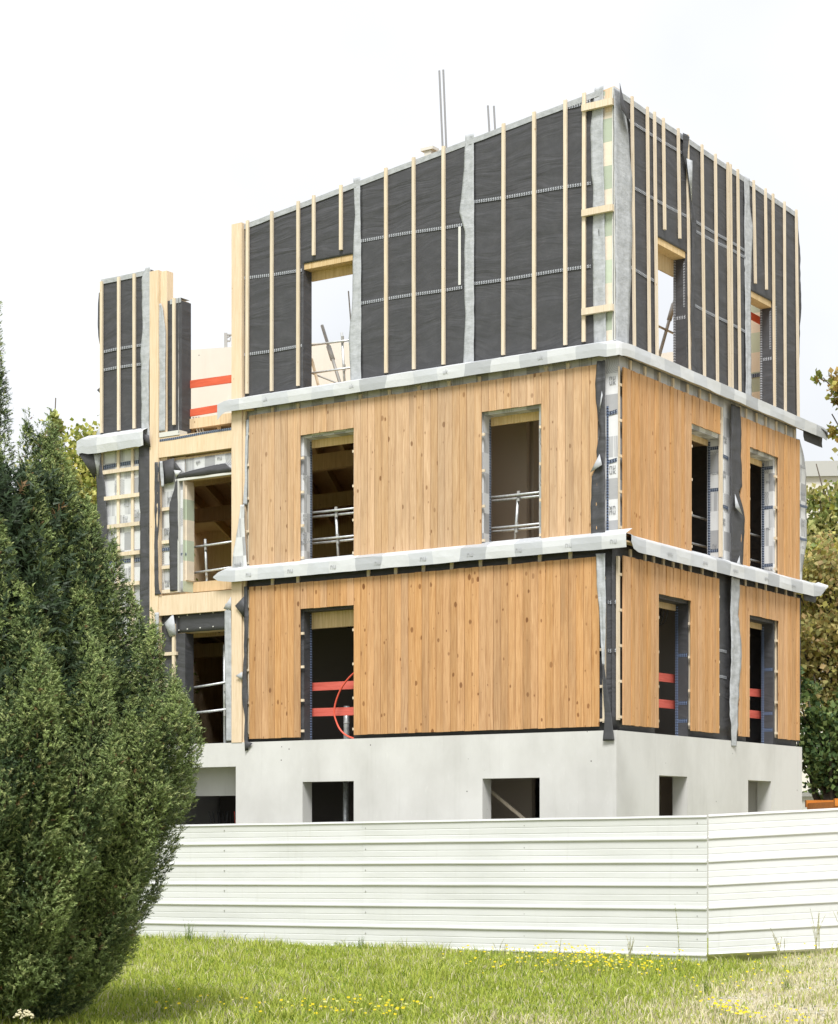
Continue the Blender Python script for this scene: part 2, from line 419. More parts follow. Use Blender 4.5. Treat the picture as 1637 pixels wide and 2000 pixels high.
# ------------------------------------------------------------------ ground
def sstep(a, b, x):
    t = np.clip((x-a)/(b-a), 0, 1); return t*t*(3-2*t)
def gz(x, y):
    x = np.asarray(x, float); y = np.asarray(y, float)
    near = 1-sstep(60, 90, np.hypot(x, y-25))
    h = .17*sstep(4.4, 6.6, x)*(1-sstep(30, 34, y)) - .06*np.exp(-((x-3.6)/1.3)**2)*(1-sstep(29, 31, y))
    h = h + .035*np.sin(x*1.1+.7)*np.sin(y*.8) + .02*np.sin(x*2.9+y*1.3)
    return h*near
def dry(x, y):
    """0 lush .. 1 dry and stony: drier towards the right and the near edge"""
    x = np.asarray(x, float); y = np.asarray(y, float)
    ln = 22.0+.0*x
    d = sstep(.2, 2.6, x-(y-19.0)*.42) * .86
    d = d*(1-.5*sstep(24.5, 28, y)*(1-sstep(4.4, 5.2, x))) 
    d = d + .25*np.sin(x*1.7+y*.9)*np.sin(y*1.3-x*.6) + .18*np.sin(x*4.1+1)*np.sin(y*3.3)
    return np.clip(d, 0, 1)
def np_mesh(name, V, F, mats, col=None, smooth=False, nper=None):
    me = bpy.data.meshes.new(name); V = np.asarray(V, np.float32); F = np.asarray(F, np.int32); k = F.shape[1]
    me.vertices.add(len(V)); me.vertices.foreach_set('co', V.ravel())
    me.loops.add(F.size); me.loops.foreach_set('vertex_index', F.ravel())
    me.polygons.add(len(F)); me.polygons.foreach_set('loop_start', np.arange(0, F.size, k, dtype=np.int32))
    for m in mats: me.materials.append(m)
    if col is not None:
        at = me.color_attributes.new('tint', 'FLOAT_COLOR', 'POINT')
        c = np.ones((len(V), 4), np.float32); c[:, :3] = col; at.data.foreach_set('color', c.ravel())
    if smooth: me.polygons.foreach_set('use_smooth', np.ones(len(F), bool))
    me.update(calc_edges=True); me.validate(); return me
def tinted(name, rough=.7, trans=0., spec=.2):
    m = mat(name, (.1, .1, .1), rough, 0, spec); k = N(m)
    a = k.n('VertexColor', layer_name='tint'); k.base(a.outputs['Color'])
    if trans:
        tr = k.n('BsdfTranslucent'); k.l(a.outputs['Color'], tr.inputs['Color']); ms = k.n('MixShader'); ms.inputs[0].default_value = trans
        o = [n for n in k.t.nodes if n.type == 'OUTPUT_MATERIAL'][0]
        k.l(k.b.outputs[0], ms.inputs[1]); k.l(tr.outputs[0], ms.inputs[2]); k.l(ms.outputs[0], o.inputs['Surface'])
    return m

def ground():
    xs = np.unique(np.concatenate([np.linspace(-400, -20, 14), np.linspace(-20, 20, 130), np.linspace(20, 400, 14)]))
    ys = np.unique(np.concatenate([np.linspace(-60, 12, 12), np.linspace(12, 36, 110), np.linspace(36, 900, 24)]))
    X, Y = np.meshgrid(xs, ys); Z = gz(X, Y); V = np.stack([X, Y, Z], -1).reshape(-1, 3)
    nx = len(xs); i, j = np.meshgrid(np.arange(nx-1), np.arange(len(ys)-1)); a = (j*nx+i).ravel()
    F = np.stack([a, a+1, a+1+nx, a+nx], 1)
    m = mat('meadow_soil', (.2, .18, .1), .95, 0, .1); k = N(m)
    at = k.n('VertexColor', layer_name='tint')
    sp = k.n('SeparateColor'); k.l(at.outputs['Color'], sp.inputs[0])
    big = k.noise(k.co('Object', (1, 1, 1)), 1.3, 6, .65); fine = k.noise(k.co('Object', (14, 14, 14)), 2.2, 5, .7)
    green = k.ramp(fine, (.3, (.15, .18, .035)), (.7, (.28, .30, .07)))
    straw = k.ramp(fine, (.28, (.32, .285, .19)), (.5, (.46, .42, .31)), (.72, (.58, .55, .46)))
    f = k.math('ADD', sp.outputs[0], k.math('MULTIPLY', k.math('SUBTRACT', big, .5), 1.1), clamp=True)
    k.base(k.mix(f, green, straw)); k.bump(fine, .6, .03)
    d = dry(V[:, 0], V[:, 1]); d = np.where(V[:, 1] > 36, .75, d)
    me = np_mesh('ground', V, F, [m], np.stack([d]*3, 1), True)
    o = link('ground', me); tag(o, kind='structure'); return o
ground()

# ------------------------------------------------------------------ the building
TH = R(33.77); BZ = 1.75+1.64
B = empty('timber_building', (3.0817, 31.45, BZ), -TH, 'unfinished three storey timber building, half clad in larch boards, on a concrete base', 'building')
Bm = Matrix.Translation((3.0817, 31.45, BZ)) @ Matrix.Rotation(-TH, 4, 'Z')
def bw(P, u, o, z): return tuple(Bm @ Vector(P(u, o, z)))
W0, W1 = -.085, -.30            # wall faces: membrane side, room side

# concrete base: street front, side front, other two walls, slab and footing floor
wall_block('concrete_wall', PL, cuts(0.003, 11.0, 3, (1.39, 2.47, 5.05, 6.14, 7.62, 9.4)), [-3.5, -1.9, -.715, -.42, .004],
           lambda u, z: not ((1.39 < u < 2.47 or 5.05 < u < 6.14) and -1.9 < z < -.715) and not (7.62 < u < 9.4 and -1.9 < z < -.42), -.28, -.01, M['concrete'], B)
wall_block('concrete_wall', PR, [.012, 1.47, 2.50, 4.91, 5.90, 7.30], [-3.5, -1.9, -.665, .004],
           holes((1.47, 2.5, -1.9, -.665), (4.91, 5.9, -1.9, -.665)), -.277, -.004, M['concrete'], B)
MB().box(PW, -11, -.28, 7.02, 7.297, -3.5, .003).obj('concrete_wall', M['concrete'], B)
MB().box(PW, -11, -10.75, .285, 7.015, -3.5, .003).obj('concrete_wall', M['concrete'], B)
MB().box(PW, -10.74, -.283, .29, 7.01, -.22, -.012).obj('floor_slab', M['concrete'], B)
MB().box(PW, -10.74, -.283, .29, 7.01, -3.45, -3.3).obj('floor_slab', M['concrete'], B)
# a recess lining behind the wide basement opening and blockwork dividing the basement
MB().box(PW, -9.6, -7.4, .6, .75, -.92, -.225).obj('downstand_beam', M['concrete'], B)
MB().box(PW, -4.2, -2.42, 1.5, 1.62, -3.29, -.225).obj('partition', M['inner_wall'], B)
MB().box(PW, -1.4, -.9, 1.0, 6.9, -3.29, -.225).obj('partition', M['inner_wall'], B)
MB().box(PW, -10.6, -4.5, 3.2, 3.3, -3.29, -.225).obj('partition', M['room_shade'], B)  # added in a dark colour to stand for deep basement shade
MB().box(PW, -1.42, -.3, 5.95, 6.0, -3.29, -.225).obj('partition', M['concrete'], B)

# timber storeys: structural walls with openings
LTOP = lambda u: 10.12-.1274*u
RTOP = lambda u: 10.06-.018*u
LO = {0: [(5.10, 6.17, -.5, 2.26)], 1: [(1.44, 2.50, 3.0, 5.24), (5.10, 6.17, 3.0, 5.27)], 2: [(5.12, 6.18, 5.9, 8.28)]}
RO = {0: [(1.47, 2.68, -.5, 2.25), (4.98, 6.17, -.5, 2.23)], 1: [(2.69, 3.92, 3.0, 5.22), (5.0, 6.18, 3.0, 5.20)], 2: [(1.57, 2.62, 5.9, 8.11), (5.15, 6.13, 5.9, 8.05)]}
ZB = {0: (.006, 2.98), 1: (2.982, 5.98), 2: (5.982, 10.2)}
def warpL(u, z): return z if z < 8.5 else 8.5+(z-8.5)*(LTOP(u)-8.5)/(10.2-8.5)
def warpR(u, z): return z if z < 8.5 else 8.5+(z-8.5)*(RTOP(u)-8.5)/(10.2-8.5)
for s in range(3):
    z0, z1 = ZB[s]
    eL = [x for r in LO[s] for x in r[:2]]; zL = [x for r in LO[s] for x in r[2:]]+[8.5]
    wall_block('wall_panel', PL, cuts(.088, 7.42, 9, eL), cuts(z0, z1, 9, zL), holes(*LO[s]), W1, W0-.008, M['inside_wood'], B, warpL if s == 2 else None)
    eR = [x for r in RO[s] for x in r[:2]]; zR = [x for r in RO[s] for x in r[2:]]+[8.5]
    wall_block('wall_panel', PR, cuts(.302, 7.18, 9, eR), cuts(z0, z1, 9, zR), holes(*RO[s]), W1, W0-.008, M['inside_wood'], B, warpR if s == 2 else None)
# far walls of the block (membrane outside)
for s in range(3):
    z0, z1 = ZB[s]; z1 = 8.7 if s == 2 else z1
    MB().box(PW, -4.85 if s < 2 else -2.35, -.31, 6.98, 7.17, z0, z1+(.6 if s == 2 else 0)).obj('wall_panel', M['membrane' if s < 2 else 'kraft'], B)
# floors with joists
FOOT = [(-10.72, .302), (-.305, .302), (-.305, 6.97), (-5.05, 6.97), (-5.05, 10.1), (-17.1, 10.1)]
JD = Vector((-.512, .859, 0)); jmesh = {}
for k, zf in enumerate((2.76, 5.74)):
    mb = MB(); nf = len(FOOT)
    for z in (zf+.02, zf+.2): mb.v += [(x, y, z) for x, y in FOOT]
    mb.face(list(range(nf))[::-1]); mb.face(list(range(nf, 2*nf)))
    for i in range(nf): mb.face((i, (i+1) % nf, nf+(i+1) % nf, nf+i))
    mb.obj('floor_deck', M['inside_wood'], B)
    x = -.9
    while x > -10.4:
        L_ = 11.2 if x-3.93 < -5.1 else 7.6
        if L_ not in jmesh: jmesh[L_] = MB().box(PW, 0, L_, -.035, .035, 0, .22).mesh('joist', M['inside_wood'])
        o = link('joist', jmesh[L_], B, (x, .42, zf-.202)); o.rotation_euler = (0, 0, math.atan2(JD.y, JD.x)); x -= .62
    MB().box(PW, -12.4, -.35, 2.6, 2.76, zf-.50, zf-.204).obj('floor_beam', M['inside_wood'], B)
    MB().box(PW, -14.8, -5.1, 6.2, 6.36, zf-.50, zf-.204).obj('floor_beam', M['inside_wood'], B)
# rooms: inner partitions
MB().box(PW, -4.3, -2.52, 1.5, 1.6, 2.97, 5.53).obj('partition', M['inner_wall'], B)
MB().box(PW, -10.6, -2.0, 4.0, 4.1, .01, 2.55).obj('partition', M['room_shade'], B)  # added, coloured dark so the ground storey looks unlit
MB().box(PW, -1.9, -1.8, .8, 6.9, .01, 2.55).obj('partition', M['room_shade'], B)  # also added dark, painting shade behind the side windows
MB().box(PW, -2.6, -2.5, 1.7, 6.9, 2.97, 5.5).obj('partition', M['inner_wall'], B)

# curved concrete core wall on the top floor
for x, z, b_ in ((-1.25, 7.35, 'nu\nuk'), (-1.0, 6.55, 'nuuk'), (-.95, 7.4, 'uk')): lettering('L', b_, .13, -x, -6.972, z, M['print_brown'], B)
MB().box(PW, -2.3, -.32, 6.966, 6.975, 6.93, 7.0).obj('printed_seam', M['tape_dark'], B)
mb = MB(); n = 28; cw = []
for i in range(n+1):
    t = (i-4)/24; x = -10.4+8.0*t; y = 2.35+5.0*t-.55*math.sin(math.pi*t); cw.append((x, min(y, 6.9)))
for i in range(n+1):
    x, y = cw[i]; zt = 7.62+.22*math.sin(math.pi*min(1, .25+i/n*.8))
    for (dy, z) in ((0, 5.965), (0, zt), (.2, zt), (.2, 5.965)): mb.v.append((x-dy*.5, y+dy, z))
for i in range(n):
    for k in range(3): mb.face((i*4+k, i*4+k+1, (i+1)*4+k+1, (i+1)*4+k))
mb.face((0, 1, 2, 3)); mb.face((n*4, n*4+1, n*4+2, n*4+3))
mb.obj('concrete_core', M['core'], B)

# --- cladding boards
def board_mesh(P, wd, h, m, gp=.010):
    mb = MB(); pr = [(0, -.024), (0, -.006), (.005, 0), (wd-gp, 0), (wd-gp+.004, -.005), (wd-gp+.004, -.014), (wd+.006, -.014), (wd+.006, -.024)]
    nn = len(pr)
    for z in (0, h):
        for (u, o) in pr: mb.v.append(P(u, o, z))
    for i in range(nn):
        j = (i+1) % nn; mb.face((i, j, nn+j, nn+i))
    mb.face(list(range(nn))); mb.face(list(range(nn, 2*nn)))
    return mb.mesh('cladding_board', m)
def boards(P, runs, m):
    for (u0, u1, cnt, z0, z1) in runs:
        wd = (u1-u0)/cnt; me = board_mesh(P, wd, z1-z0, m, .010 if P is PL else .017)
        for i in range(cnt):
            p = P(u0+i*wd, rnd.uniform(-.0015, .0015)-(i % 2)*(.003 if P is PL else .008), z0+rnd.uniform(-.004, .004)); link('cladding_board', me, B, p)
boards(PL, [(.31, 5.05, 34, .07, 2.74), (5.05, 6.19, 8, 2.28, 2.74), (6.19, 7.32, 8, .06, 2.74)], M['clad_low'])
boards(PL, [(.34, 1.36, 7, 3.09, 5.76), (1.36, 2.49, 8, 5.26, 5.76), (2.49, 5.05, 18, 3.09, 5.76), (5.05, 6.19, 8, 5.29, 5.76), (6.19, 7.32, 8, 3.09, 5.76)], M['clad_up'])
boards(PR, [(.24, 1.47, 9, .1, 2.76), (1.47, 2.65, 9, 2.28, 2.76), (2.65, 3.76, 8, .11, 2.76), (4.53, 4.98, 3, .10, 2.75), (4.98, 6.24, 9, 2.26, 2.76), (6.24, 7.20, 7, .12, 2.76)], M['clad_side'])
boards(PR, [(.24, 2.69, 18, 3.08, 5.72), (2.69, 3.80, 8, 5.25, 5.72), (4.61, 5.0, 3, 3.08, 5.70), (5.0, 6.22, 9, 5.23, 5.70), (6.22, 7.20, 7, 3.08, 5.70)], M['clad_side'])

# --- battens behind the boards: uprights on the membrane, then rails that the boards are nailed to
def batten(P, u, w_, o0, o1, z0, z1, name='batten', m='batten', bend=0):
    mb = MB().box(P, u-w_/2, u+w_/2, o0, o1, z0, z1); return mb.obj(name, M[m], B)
def rails(P, runs, zs):
    for (a, b) in runs:
        for z in zs: MB().box(P, a, b, -.054, -.026, z-.022, z+.022).obj('batten', M['batten'], B)
rails(PL, [(.22, 5.09), (6.13, 7.40)], (.17, .70, 1.28, 1.86, 2.40))
rails(PL, [(.30, 1.41), (2.44, 5.09), (6.13, 7.40)], (3.17, 3.73, 4.31, 4.90, 5.45))
rails(PL, [(1.38, 2.47), (5.07, 6.17)], (5.50,))
rails(PR, [(.13, 1.52), (2.63, 3.80), (4.5, 5.03), (6.16, 7.22)], (.22, .78, 1.34, 1.90, 2.46))
rails(PR, [(.13, 2.74), (4.55, 5.05), (6.12, 7.22)], (3.2, 3.76, 4.32, 4.88, 5.44))
rails(PR, [(2.7, 3.85), (5.0, 6.2)], (5.48,))
for u in (.86, 1.42, 1.98, 2.54, 3.1, 3.66, 4.22, 4.78, 6.28, 6.84): batten(PL, u, .06, -.084, -.055, .12, 2.86)
for u in (.90, 1.30, 2.56, 3.15, 3.75, 4.35, 4.95, 6.28, 6.84): batten(PL, u, .06, -.084, -.055, 3.13, 5.86)
for u in (.6, 1.1, 1.4, 1.75, 2.1, 2.4, 2.74, 3.2, 3.70, 4.6, 4.93, 5.4, 5.8, 6.27, 6.7, 7.1): batten(PR, u, .06, -.084, -.055, 0.14 if not (1.5 < u < 2.6 or 5 < u < 6.2) else 2.3, 2.90)
for u in (.6, 1.1, 1.6, 2.1, 2.64, 3.1, 3.5, 4.7, 4.96, 5.4, 5.8, 6.27, 6.7, 7.1): batten(PR, u, .06, -.084, -.055, 3.1 if not (2.7 < u < 3.9 or 5 < u < 6.2) else 5.28, 5.9)
# bare uprights left visible at the corner and by the openings
batten(PR, .15, .06, -.07, -.03, 3.14, 5.72); batten(PR, .15, .06, -.07, -.03, .17, 2.74)
batten(PL, .24, .045, -.07, -.03, .13, 2.0)
batten(PR, 3.90, .055, -.084, -.03, 3.16, 5.74)
for u, z0, z1 in ((7.36, .1, 2.7), (7.36, 3.1, 5.6)): batten(PL, u, .05, -.084, -.055, z0, z1)

# --- top storey: membrane panels, battens, printed seams
OL2, OR2 = LO[2], RO[2]
def panel(P, a, b, z0, hol, warp, seed, flip=False, amp=.013, m='membrane', z1=10.2, off=W0):
    us = cuts(a, b, .055, [x for r in hol for x in r[:2]]); zs = cuts(z0, z1, .045, [x for r in hol for x in r[2:]]+[8.5])
    return thicken(grid_sheet('membrane', P, us, zs, holes(*hol), off, [M[m]], B, warp, amp, flip, seed), .004)
mL = [panel(PL, 4.95, 7.52, 5.95, OL2, warpL, 1), panel(PL, 2.68, 4.95, 5.95, [], warpL, 2), panel(PL, .28, 2.68, 5.95, [], warpL, 3)]
mR = [panel(PR, .06, 2.75, 5.95, OR2[:1], warpR, 4, True), panel(PR, 2.75, 4.98, 5.95, [], warpR, 5, True), panel(PR, 4.98, 7.22, 5.95, OR2[1:], warpR, 6, True)]
def bat_top(P, u, z0, z1, w_=.058, tilt=0.):
    mb = MB(); mb.box(lambda a, o, z: P(a+tilt*(z-z0)/(z1-z0), o, z), u-w_/2, u+w_/2, W0+.012, W0+.05, z0, z1)
    return mb.obj('batten', M['batten'], B)
for u in (7.40, 6.85, 6.27, 4.41, 3.845, 3.255, 2.10, 1.52, .945, .61):
    bat_top(PL, u, 6.16+rnd.uniform(-.02, .02), LTOP(u)+.05, tilt=rnd.uniform(-.012, .012))
for u in (5.93, 5.35): bat_top(PL, u, 8.38, LTOP(u)+.05)
for u, ub in ((.57, .71), (1.10, 1.23), (1.34, 1.50), (2.54, 2.71), (3.09, 3.26), (3.62, 3.77), (4.12, 4.26), (4.23, 4.36), (4.52, 4.68), (6.04, 6.17), (6.57, 6.65), (7.08, 7.25)):
    bat_top(PR, ub, 6.12, RTOP(u)+.05, .05, tilt=(u-ub)*.6)
for u, ub, zb in ((1.72, 1.77, 8.27), (2.26, 2.32, 8.26), (5.25, 5.33, 8.20), (5.76, 5.81, 8.20)): bat_top(PR, ub, zb, RTOP(u)+.05, .05, tilt=u-ub)
def seam(P, a, za, b, zb, wd, m, parent, off=W0+.0115, name='printed_seam'):
    mb = MB(); n = max(2, int(abs(b-a)/.3)); L_ = abs(b-a)
    for i in range(n+1):
        t = i/n; u = a+(b-a)*t; z = za+(zb-za)*t+.006*math.sin(t*7+a)
        mb.v.append(P(u, off, z-wd/2)); mb.v.append(P(u, off, z+wd/2))
    for i in range(n): mb.face((2*i, 2*i+1, 2*i+3, 2*i+2), [(L_*i/n, 0), (L_*i/n, wd), (L_*(i+1)/n, wd), (L_*(i+1)/n, 0)])
    return thicken(mb.obj(name, M[m], parent, recalc=False), .002, 0)
def vseam(P, u, z0, z1, wd, m, parent, off, name='printed_seam'):
    mb = MB(); mb.v = [P(u-wd/2, off, z0), P(u+wd/2, off, z0), P(u+wd/2, off, z1), P(u-wd/2, off, z1)]
    mb.face((0, 1, 2, 3), [(0, 0), (0, wd), (z1-z0, wd), (z1-z0, 0)]); return thicken(mb.obj(name, M[m], parent, recalc=False), .002, 0)
SEAM = .056
for k, a, za, b, zb in ((0, 7.52, 8.23, 6.20, 8.17), (0, 7.52, 6.87, 6.20, 6.86), (1, 4.94, 8.48, 2.9, 8.41), (1, 4.94, 7.42, 2.9, 7.38), (2, 2.66, 8.74, .5, 8.66), (2, 2.66, 7.40, .5, 7.35), (2, 1.01, 9.93, .5, 9.95)):
    seam(PL, a, za, b, zb, SEAM, 'tape_light', mL[k])
for k, a, za, b, zb in ((0, .49, 9.70, 2.45, 9.72), (0, .6, 8.68, 2.74, 8.71), (0, .6, 7.39, 1.5, 7.36), (1, 2.99, 8.71, 4.95, 8.70), (1, 2.99, 8.55, 4.95, 8.58), (1, 2.93, 7.29, 4.95, 7.27)):
    seam(PR, a, za, b, zb, SEAM, 'tape_light', mR[k])
vseam(PR, 6.27, 6.1, 8.0, .03, 'tape_light', mR[2], W0+.013)
vseam(PL, 2.95, 7.42, 8.38, .05, 'pvc', mL[1], W0+.016, 'trim_strip')
# grey edging along the raking top edges
def edging(P, a, b, top, parent):
    mb = MB(); n = int(abs(b-a)/.2)
    for i in range(n+1):
        u = a+(b-a)*i/n; t = top(u)+.006*mnoise.noise((u*3, 1, 2))
        for (o, z) in ((W0+.015, t-.075), (W0+.02, t+.012), (-.31, t+.014)): mb.v.append(P(u, o, z))
    for i in range(n):
        for k in range(2): mb.face((i*3+k, i*3+k+1, i*3+4+k, i*3+3+k), [(i*.2, k*.08), (i*.2, k*.08+.08), (i*.2+.2, k*.08+.08), (i*.2+.2, k*.08)])
    return thicken(mb.obj('top_edging', M['fleece'], parent, False), .004)
edging(PL, .3, 7.5, LTOP, B); edging(PR, .3, 7.22, RTOP, B)

# opening reveals of the top storey
def reveal(P, side_u, z0, z1, m, name='reveal_lining', o0=W0-.001, o1=-.32, face=1):
    return MB().box(P, side_u, side_u-face*.006, o0, o1, z0, z1).obj(name, M[m], B)
for a, b, z0, z1 in OL2:
    reveal(PL, b, 6.0, z1, 'membrane'); reveal(PL, a, 6.0, z1, 'membrane', face=-1)
    MB().box(PL, a+.007, b-.007, -.31, -.10, z1-.10, z1-.002).obj('lintel', M['lintel'], B)
    MB().box(PL, a+.012, b-.012, -.335, -.312, z1-.26, z1-.01).obj('lintel', M['lintel'], B)
for a, b, z0, z1 in OR2:
    reveal(PR, b, 6.0, z1, 'membrane'); reveal(PR, a, 6.0, z1, 'membrane', face=-1)
    MB().box(PR, a+.007, b-.007, -.31, -.10, z1-.10, z1-.002).obj('lintel', M['lintel'], B)
    MB().box(PR, a+.012, b-.012, -.335, -.312, z1-(.38 if a < 3 else .09), z1-.01).obj('lintel', M['lintel'], B)
    vseam(lambda u, o, z: PR(b-.008, u, z), -.30, 6.1, z1-.1, .04, 'tape_light', B, 0)
    vseam(lambda u, o, z: PR(b-.008, u, z), -.12, 7.2, z1-.15, .03, 'tape_light', B, 0)
    mb = MB(); mb.v = [(x, b-.008, z) for x, z in ((-.29, 7.0), (-.09, 7.0), (-.09, 7.06), (-.29, 7.06))]
    mb.face((0, 1, 2, 3), [(0, 0), (.2, 0), (.2, .06), (0, .06)]); thicken(mb.obj('printed_seam', M['tape_light'], B, recalc=False), .002, 0)

# corner of the top storey: printed sheathing, trim, loose grey strips, cross pieces
MB().box(PL, .117, .285, -.30, W0-.002, 5.985, 10.06).obj('corner_sheathing', M['kraft'], B)
MB().box(PL, .072, .115, -.30, -.072, 5.985, 10.09).obj('corner_trim', M['pvc'], B)
MB().box(PL, .12, .24, -.29, W0+.004, 9.72, 10.08).obj('post_head', M['glulam'], B)
for z in (9.84, 8.18, 6.62): MB().box(PL, .07, .62, -.052, .01, z-.05, z+.055).obj('cross_batten', M['batten'], B)
FL = [M['fleece'], M['membrane']]
drape('fleece_strip', PL, [(10.14, .42, .25), (9.91, .45, .26), (9.52, .50, .27), (8.79, .48, .26), (8.62, .45, .25), (7.49, .46, .235), (6.08, .44, .21)], B, FL, W0+.012, seed=1, curl=.05)
drape('fleece_strip', PR, [(10.07, .02, .20), (9.92, .03, .33), (9.70, .04, .43), (9.16, .06, .52), (8.82, .07, .61), (8.05, .08, .61), (7.06, .10, .57), (6.1, .11, .49)], B, FL, W0+.02, seed=2, curl=.06, flip=True)
flap('fleece_flap', PR, [(.0, .06, 10.10), (.05, .05, 9.72), (.28, .09, 9.56), (.46, -.01, 9.44), (.2, -.02, 10.06)], B, M['membrane'])
drape('fleece_strip', PL, [(9.56, 5.10, 4.96), (8.93, 5.07, 4.96), (8.41, 5.10, 4.94), (7.36, 5.13, 4.94), (6.85, 5.20, 4.94), (6.08, 5.16, 4.94)], B, FL, W0+.012, seed=3, curl=.0)
drape('fleece_strip', PL, [(9.86, 2.84, 2.67), (9.31, 2.87, 2.67), (8.73, 2.94, 2.67), (8.6, 2.95, 2.67), (8.29, 2.85, 2.67), (7.54, 2.86, 2.67), (6.86, 2.84, 2.67), (6.06, 2.88, 2.67)], B, FL, W0+.012, seed=4)
drape('membrane_strip', PR, [(10.02, 2.36, 2.62), (9.67, 2.38, 2.52), (9.38, 2.54, 2.60), (8.64, 2.66, 2.83), (7.9, 2.67, 2.80), (7.2, 2.65, 2.75), (6.6, 2.67, 2.84), (6.06, 2.70, 2.96)], B, [M['membrane'], M['fleece']], -.015, seed=5, wave=.03, flip=True)
flap('fleece_flap', PR, [(2.46, .0, 9.62), (2.62, .03, 9.62), (2.66, .0, 8.9)], B, M['fleece'])
drape('fleece_strip', PR, [(10.0, 4.88, 5.08), (9.54, 4.9, 5.10), (9.2, 4.90, 5.22), (8.46, 4.91, 5.16), (7.73, 4.93, 5.12), (6.02, 4.95, 5.18)], B, FL, W0+.014, seed=6, flip=True, curl=.04)
drape('membrane_strip', PR, [(10.0, 7.2, 7.24), (9.93, 7.2, 7.34), (9.37, 7.2, 7.42), (8.24, 7.2, 7.49), (7.07, 7.2, 7.40), (6.1, 7.2, 7.31)], B, FL[::-1], -.11, seed=7, flip=True, wave=.03)

# --- lower storeys: membrane (black below, printed wrap above) and reveals
def skin(P, a, b, z0, z1, hol, m, seed, flip=False, amp=.004):
    us = cuts(a, b, .3, [x for r in hol for x in r[:2]]); zs = cuts(z0, z1, .3, [x for r in hol for x in r[2:]])
    return thicken(grid_sheet('membrane', P, us, zs, holes(*hol), W0, [M[m]], B, None, amp, flip, seed), .004)
skin(PL, .09, 7.42, .01, 2.99, LO[0], 'membrane', 11); w1 = skin(PL, .02, 7.42, 2.99, 5.95, LO[1], 'wrap', 12)
skin(PR, .02, 7.22, .01, 2.99, RO[0], 'membrane', 13, True); w2 = skin(PR, .10, 7.22, 2.99, 5.95, RO[1], 'wrap', 14, True)
for s, m in ((0, 'membrane'), (1, 'wrap')):
    for a, b, z0, z1 in LO[s]:
        zz = max(z0, .012 if s == 0 else 2.985)
        reveal(PL, b, zz, z1-.003, m); reveal(PL, a, zz, z1-.003, m, face=-1)
        MB().box(PL, a+.01, b-.01, -.30, W0-.002, z1-.02, z1-.003).obj('reveal_lining', M[m], B)
        vseam(lambda u, o, z: PL(b-.009, u, z), -.285, zz+.02, z1-.05, .05, 'tape_dark' if s else 'tape_blue', B, 0)
        MB().box(PL, a+.01, b-.01, -.33, -.302, z1-(.30 if s == 0 else .16), z1-.01).obj('lintel', M['lintel'], B)
    for a, b, z0, z1 in RO[s]:
        zz = max(z0, .012 if s == 0 else 2.985)
        reveal(PR, b, zz, z1-.003, m); reveal(PR, a, zz, z1-.003, m, face=-1)
        MB().box(PR, a+.01, b-.01, -.30, W0-.002, z1-.02, z1-.003).obj('reveal_lining', M[m], B)
        MB().box(PR, a+.01, b-.01, -.33, -.302, z1-.12, z1-.01).obj('lintel', M['lintel'], B)
        vseam(lambda u, o, z: PR(b-.009, u, z), -.285, zz+.02, z1-.05, .05, 'tape_dark' if s else 'tape_blue', B, 0)
        for zt in ((.55, 1.35, .25) if s == 0 else (3.25, 4.30, 5.02)):
            mb = MB(); mb.v = [(x, b-.0085, z) for x, z in ((-.26, zt), (-.09, zt), (-.09, zt+.06), (-.26, zt+.06))]
            mb.face((0, 1, 2, 3), [(0, 0), (.2, 0), (.2, .06), (0, .06)]); thicken(mb.obj('printed_seam', M['tape_blue' if s == 0 else 'tape_dark'], B, recalc=False), .002, 0)
# printed words on the wrap
for z, t in ((5.50, 0), (4.1, 0), (3.45, 180)): lettering('L', 'nu\nuk', .12, .11, W0+.008, z, M['print'], B, t)
lettering('L', 'nuuk', .12, 6.13, W0+.01, 3.45, M['print'], B)
for u, z, t in ((4.10, 4.62, 0), (4.08, 3.78, 180), (4.13, 5.22, 0)): lettering('R', 'nu\nuk', .11, u, W0+.008, z, M['print'], B, t)
for b, z, w_ in ((3.92, 4.62, 'nuuk'), (3.92, 3.35, 'nu\nuk'), (3.92, 4.98, 'nuuk'), (6.18, 3.2, 'nuuk'), (6.18, 4.8, 'nu'), (6.18, 3.95, 'nu')):
    lettering('J', w_, .085, b-.006, -.18, z, M['print'], B)
for z in (5.0, 4.28, 3.95): lettering('L', 'nu\nuk', .10, 6.135, W0+.01, z-.4, M['print'], B)
seam(PL, .21, 4.98, .03, 5.0, .06, 'tape_dark', B, W0+.008); seam(PL, .21, 4.22, .03, 4.24, .06, 'tape_dark', B, W0+.008)
seam(PR, 3.92, 4.92, 4.24, 4.92, .06, 'tape_dark', B, W0+.008); seam(PR, 3.92, 4.05, 4.24, 4.05, .06, 'tape_dark', B, W0+.008)
seam(PL, .19, 2.02, .05, 2.02, .06, 'tape_light', B, W0+.008); seam(PL, .19, 1.26, .05, 1.26, .06, 'tape_light', B, W0+.008)
seam(PR, 3.8, 1.55, 4.18, 1.55, .05, 'tape_light', B, W0+.008); seam(PR, 3.8, 1.1, 4.18, 1.1, .05, 'tape_light', B, W0+.008)
vseam(PL, .195, 3.1, 5.1, .035, 'tape_blue', B, W0+.012)

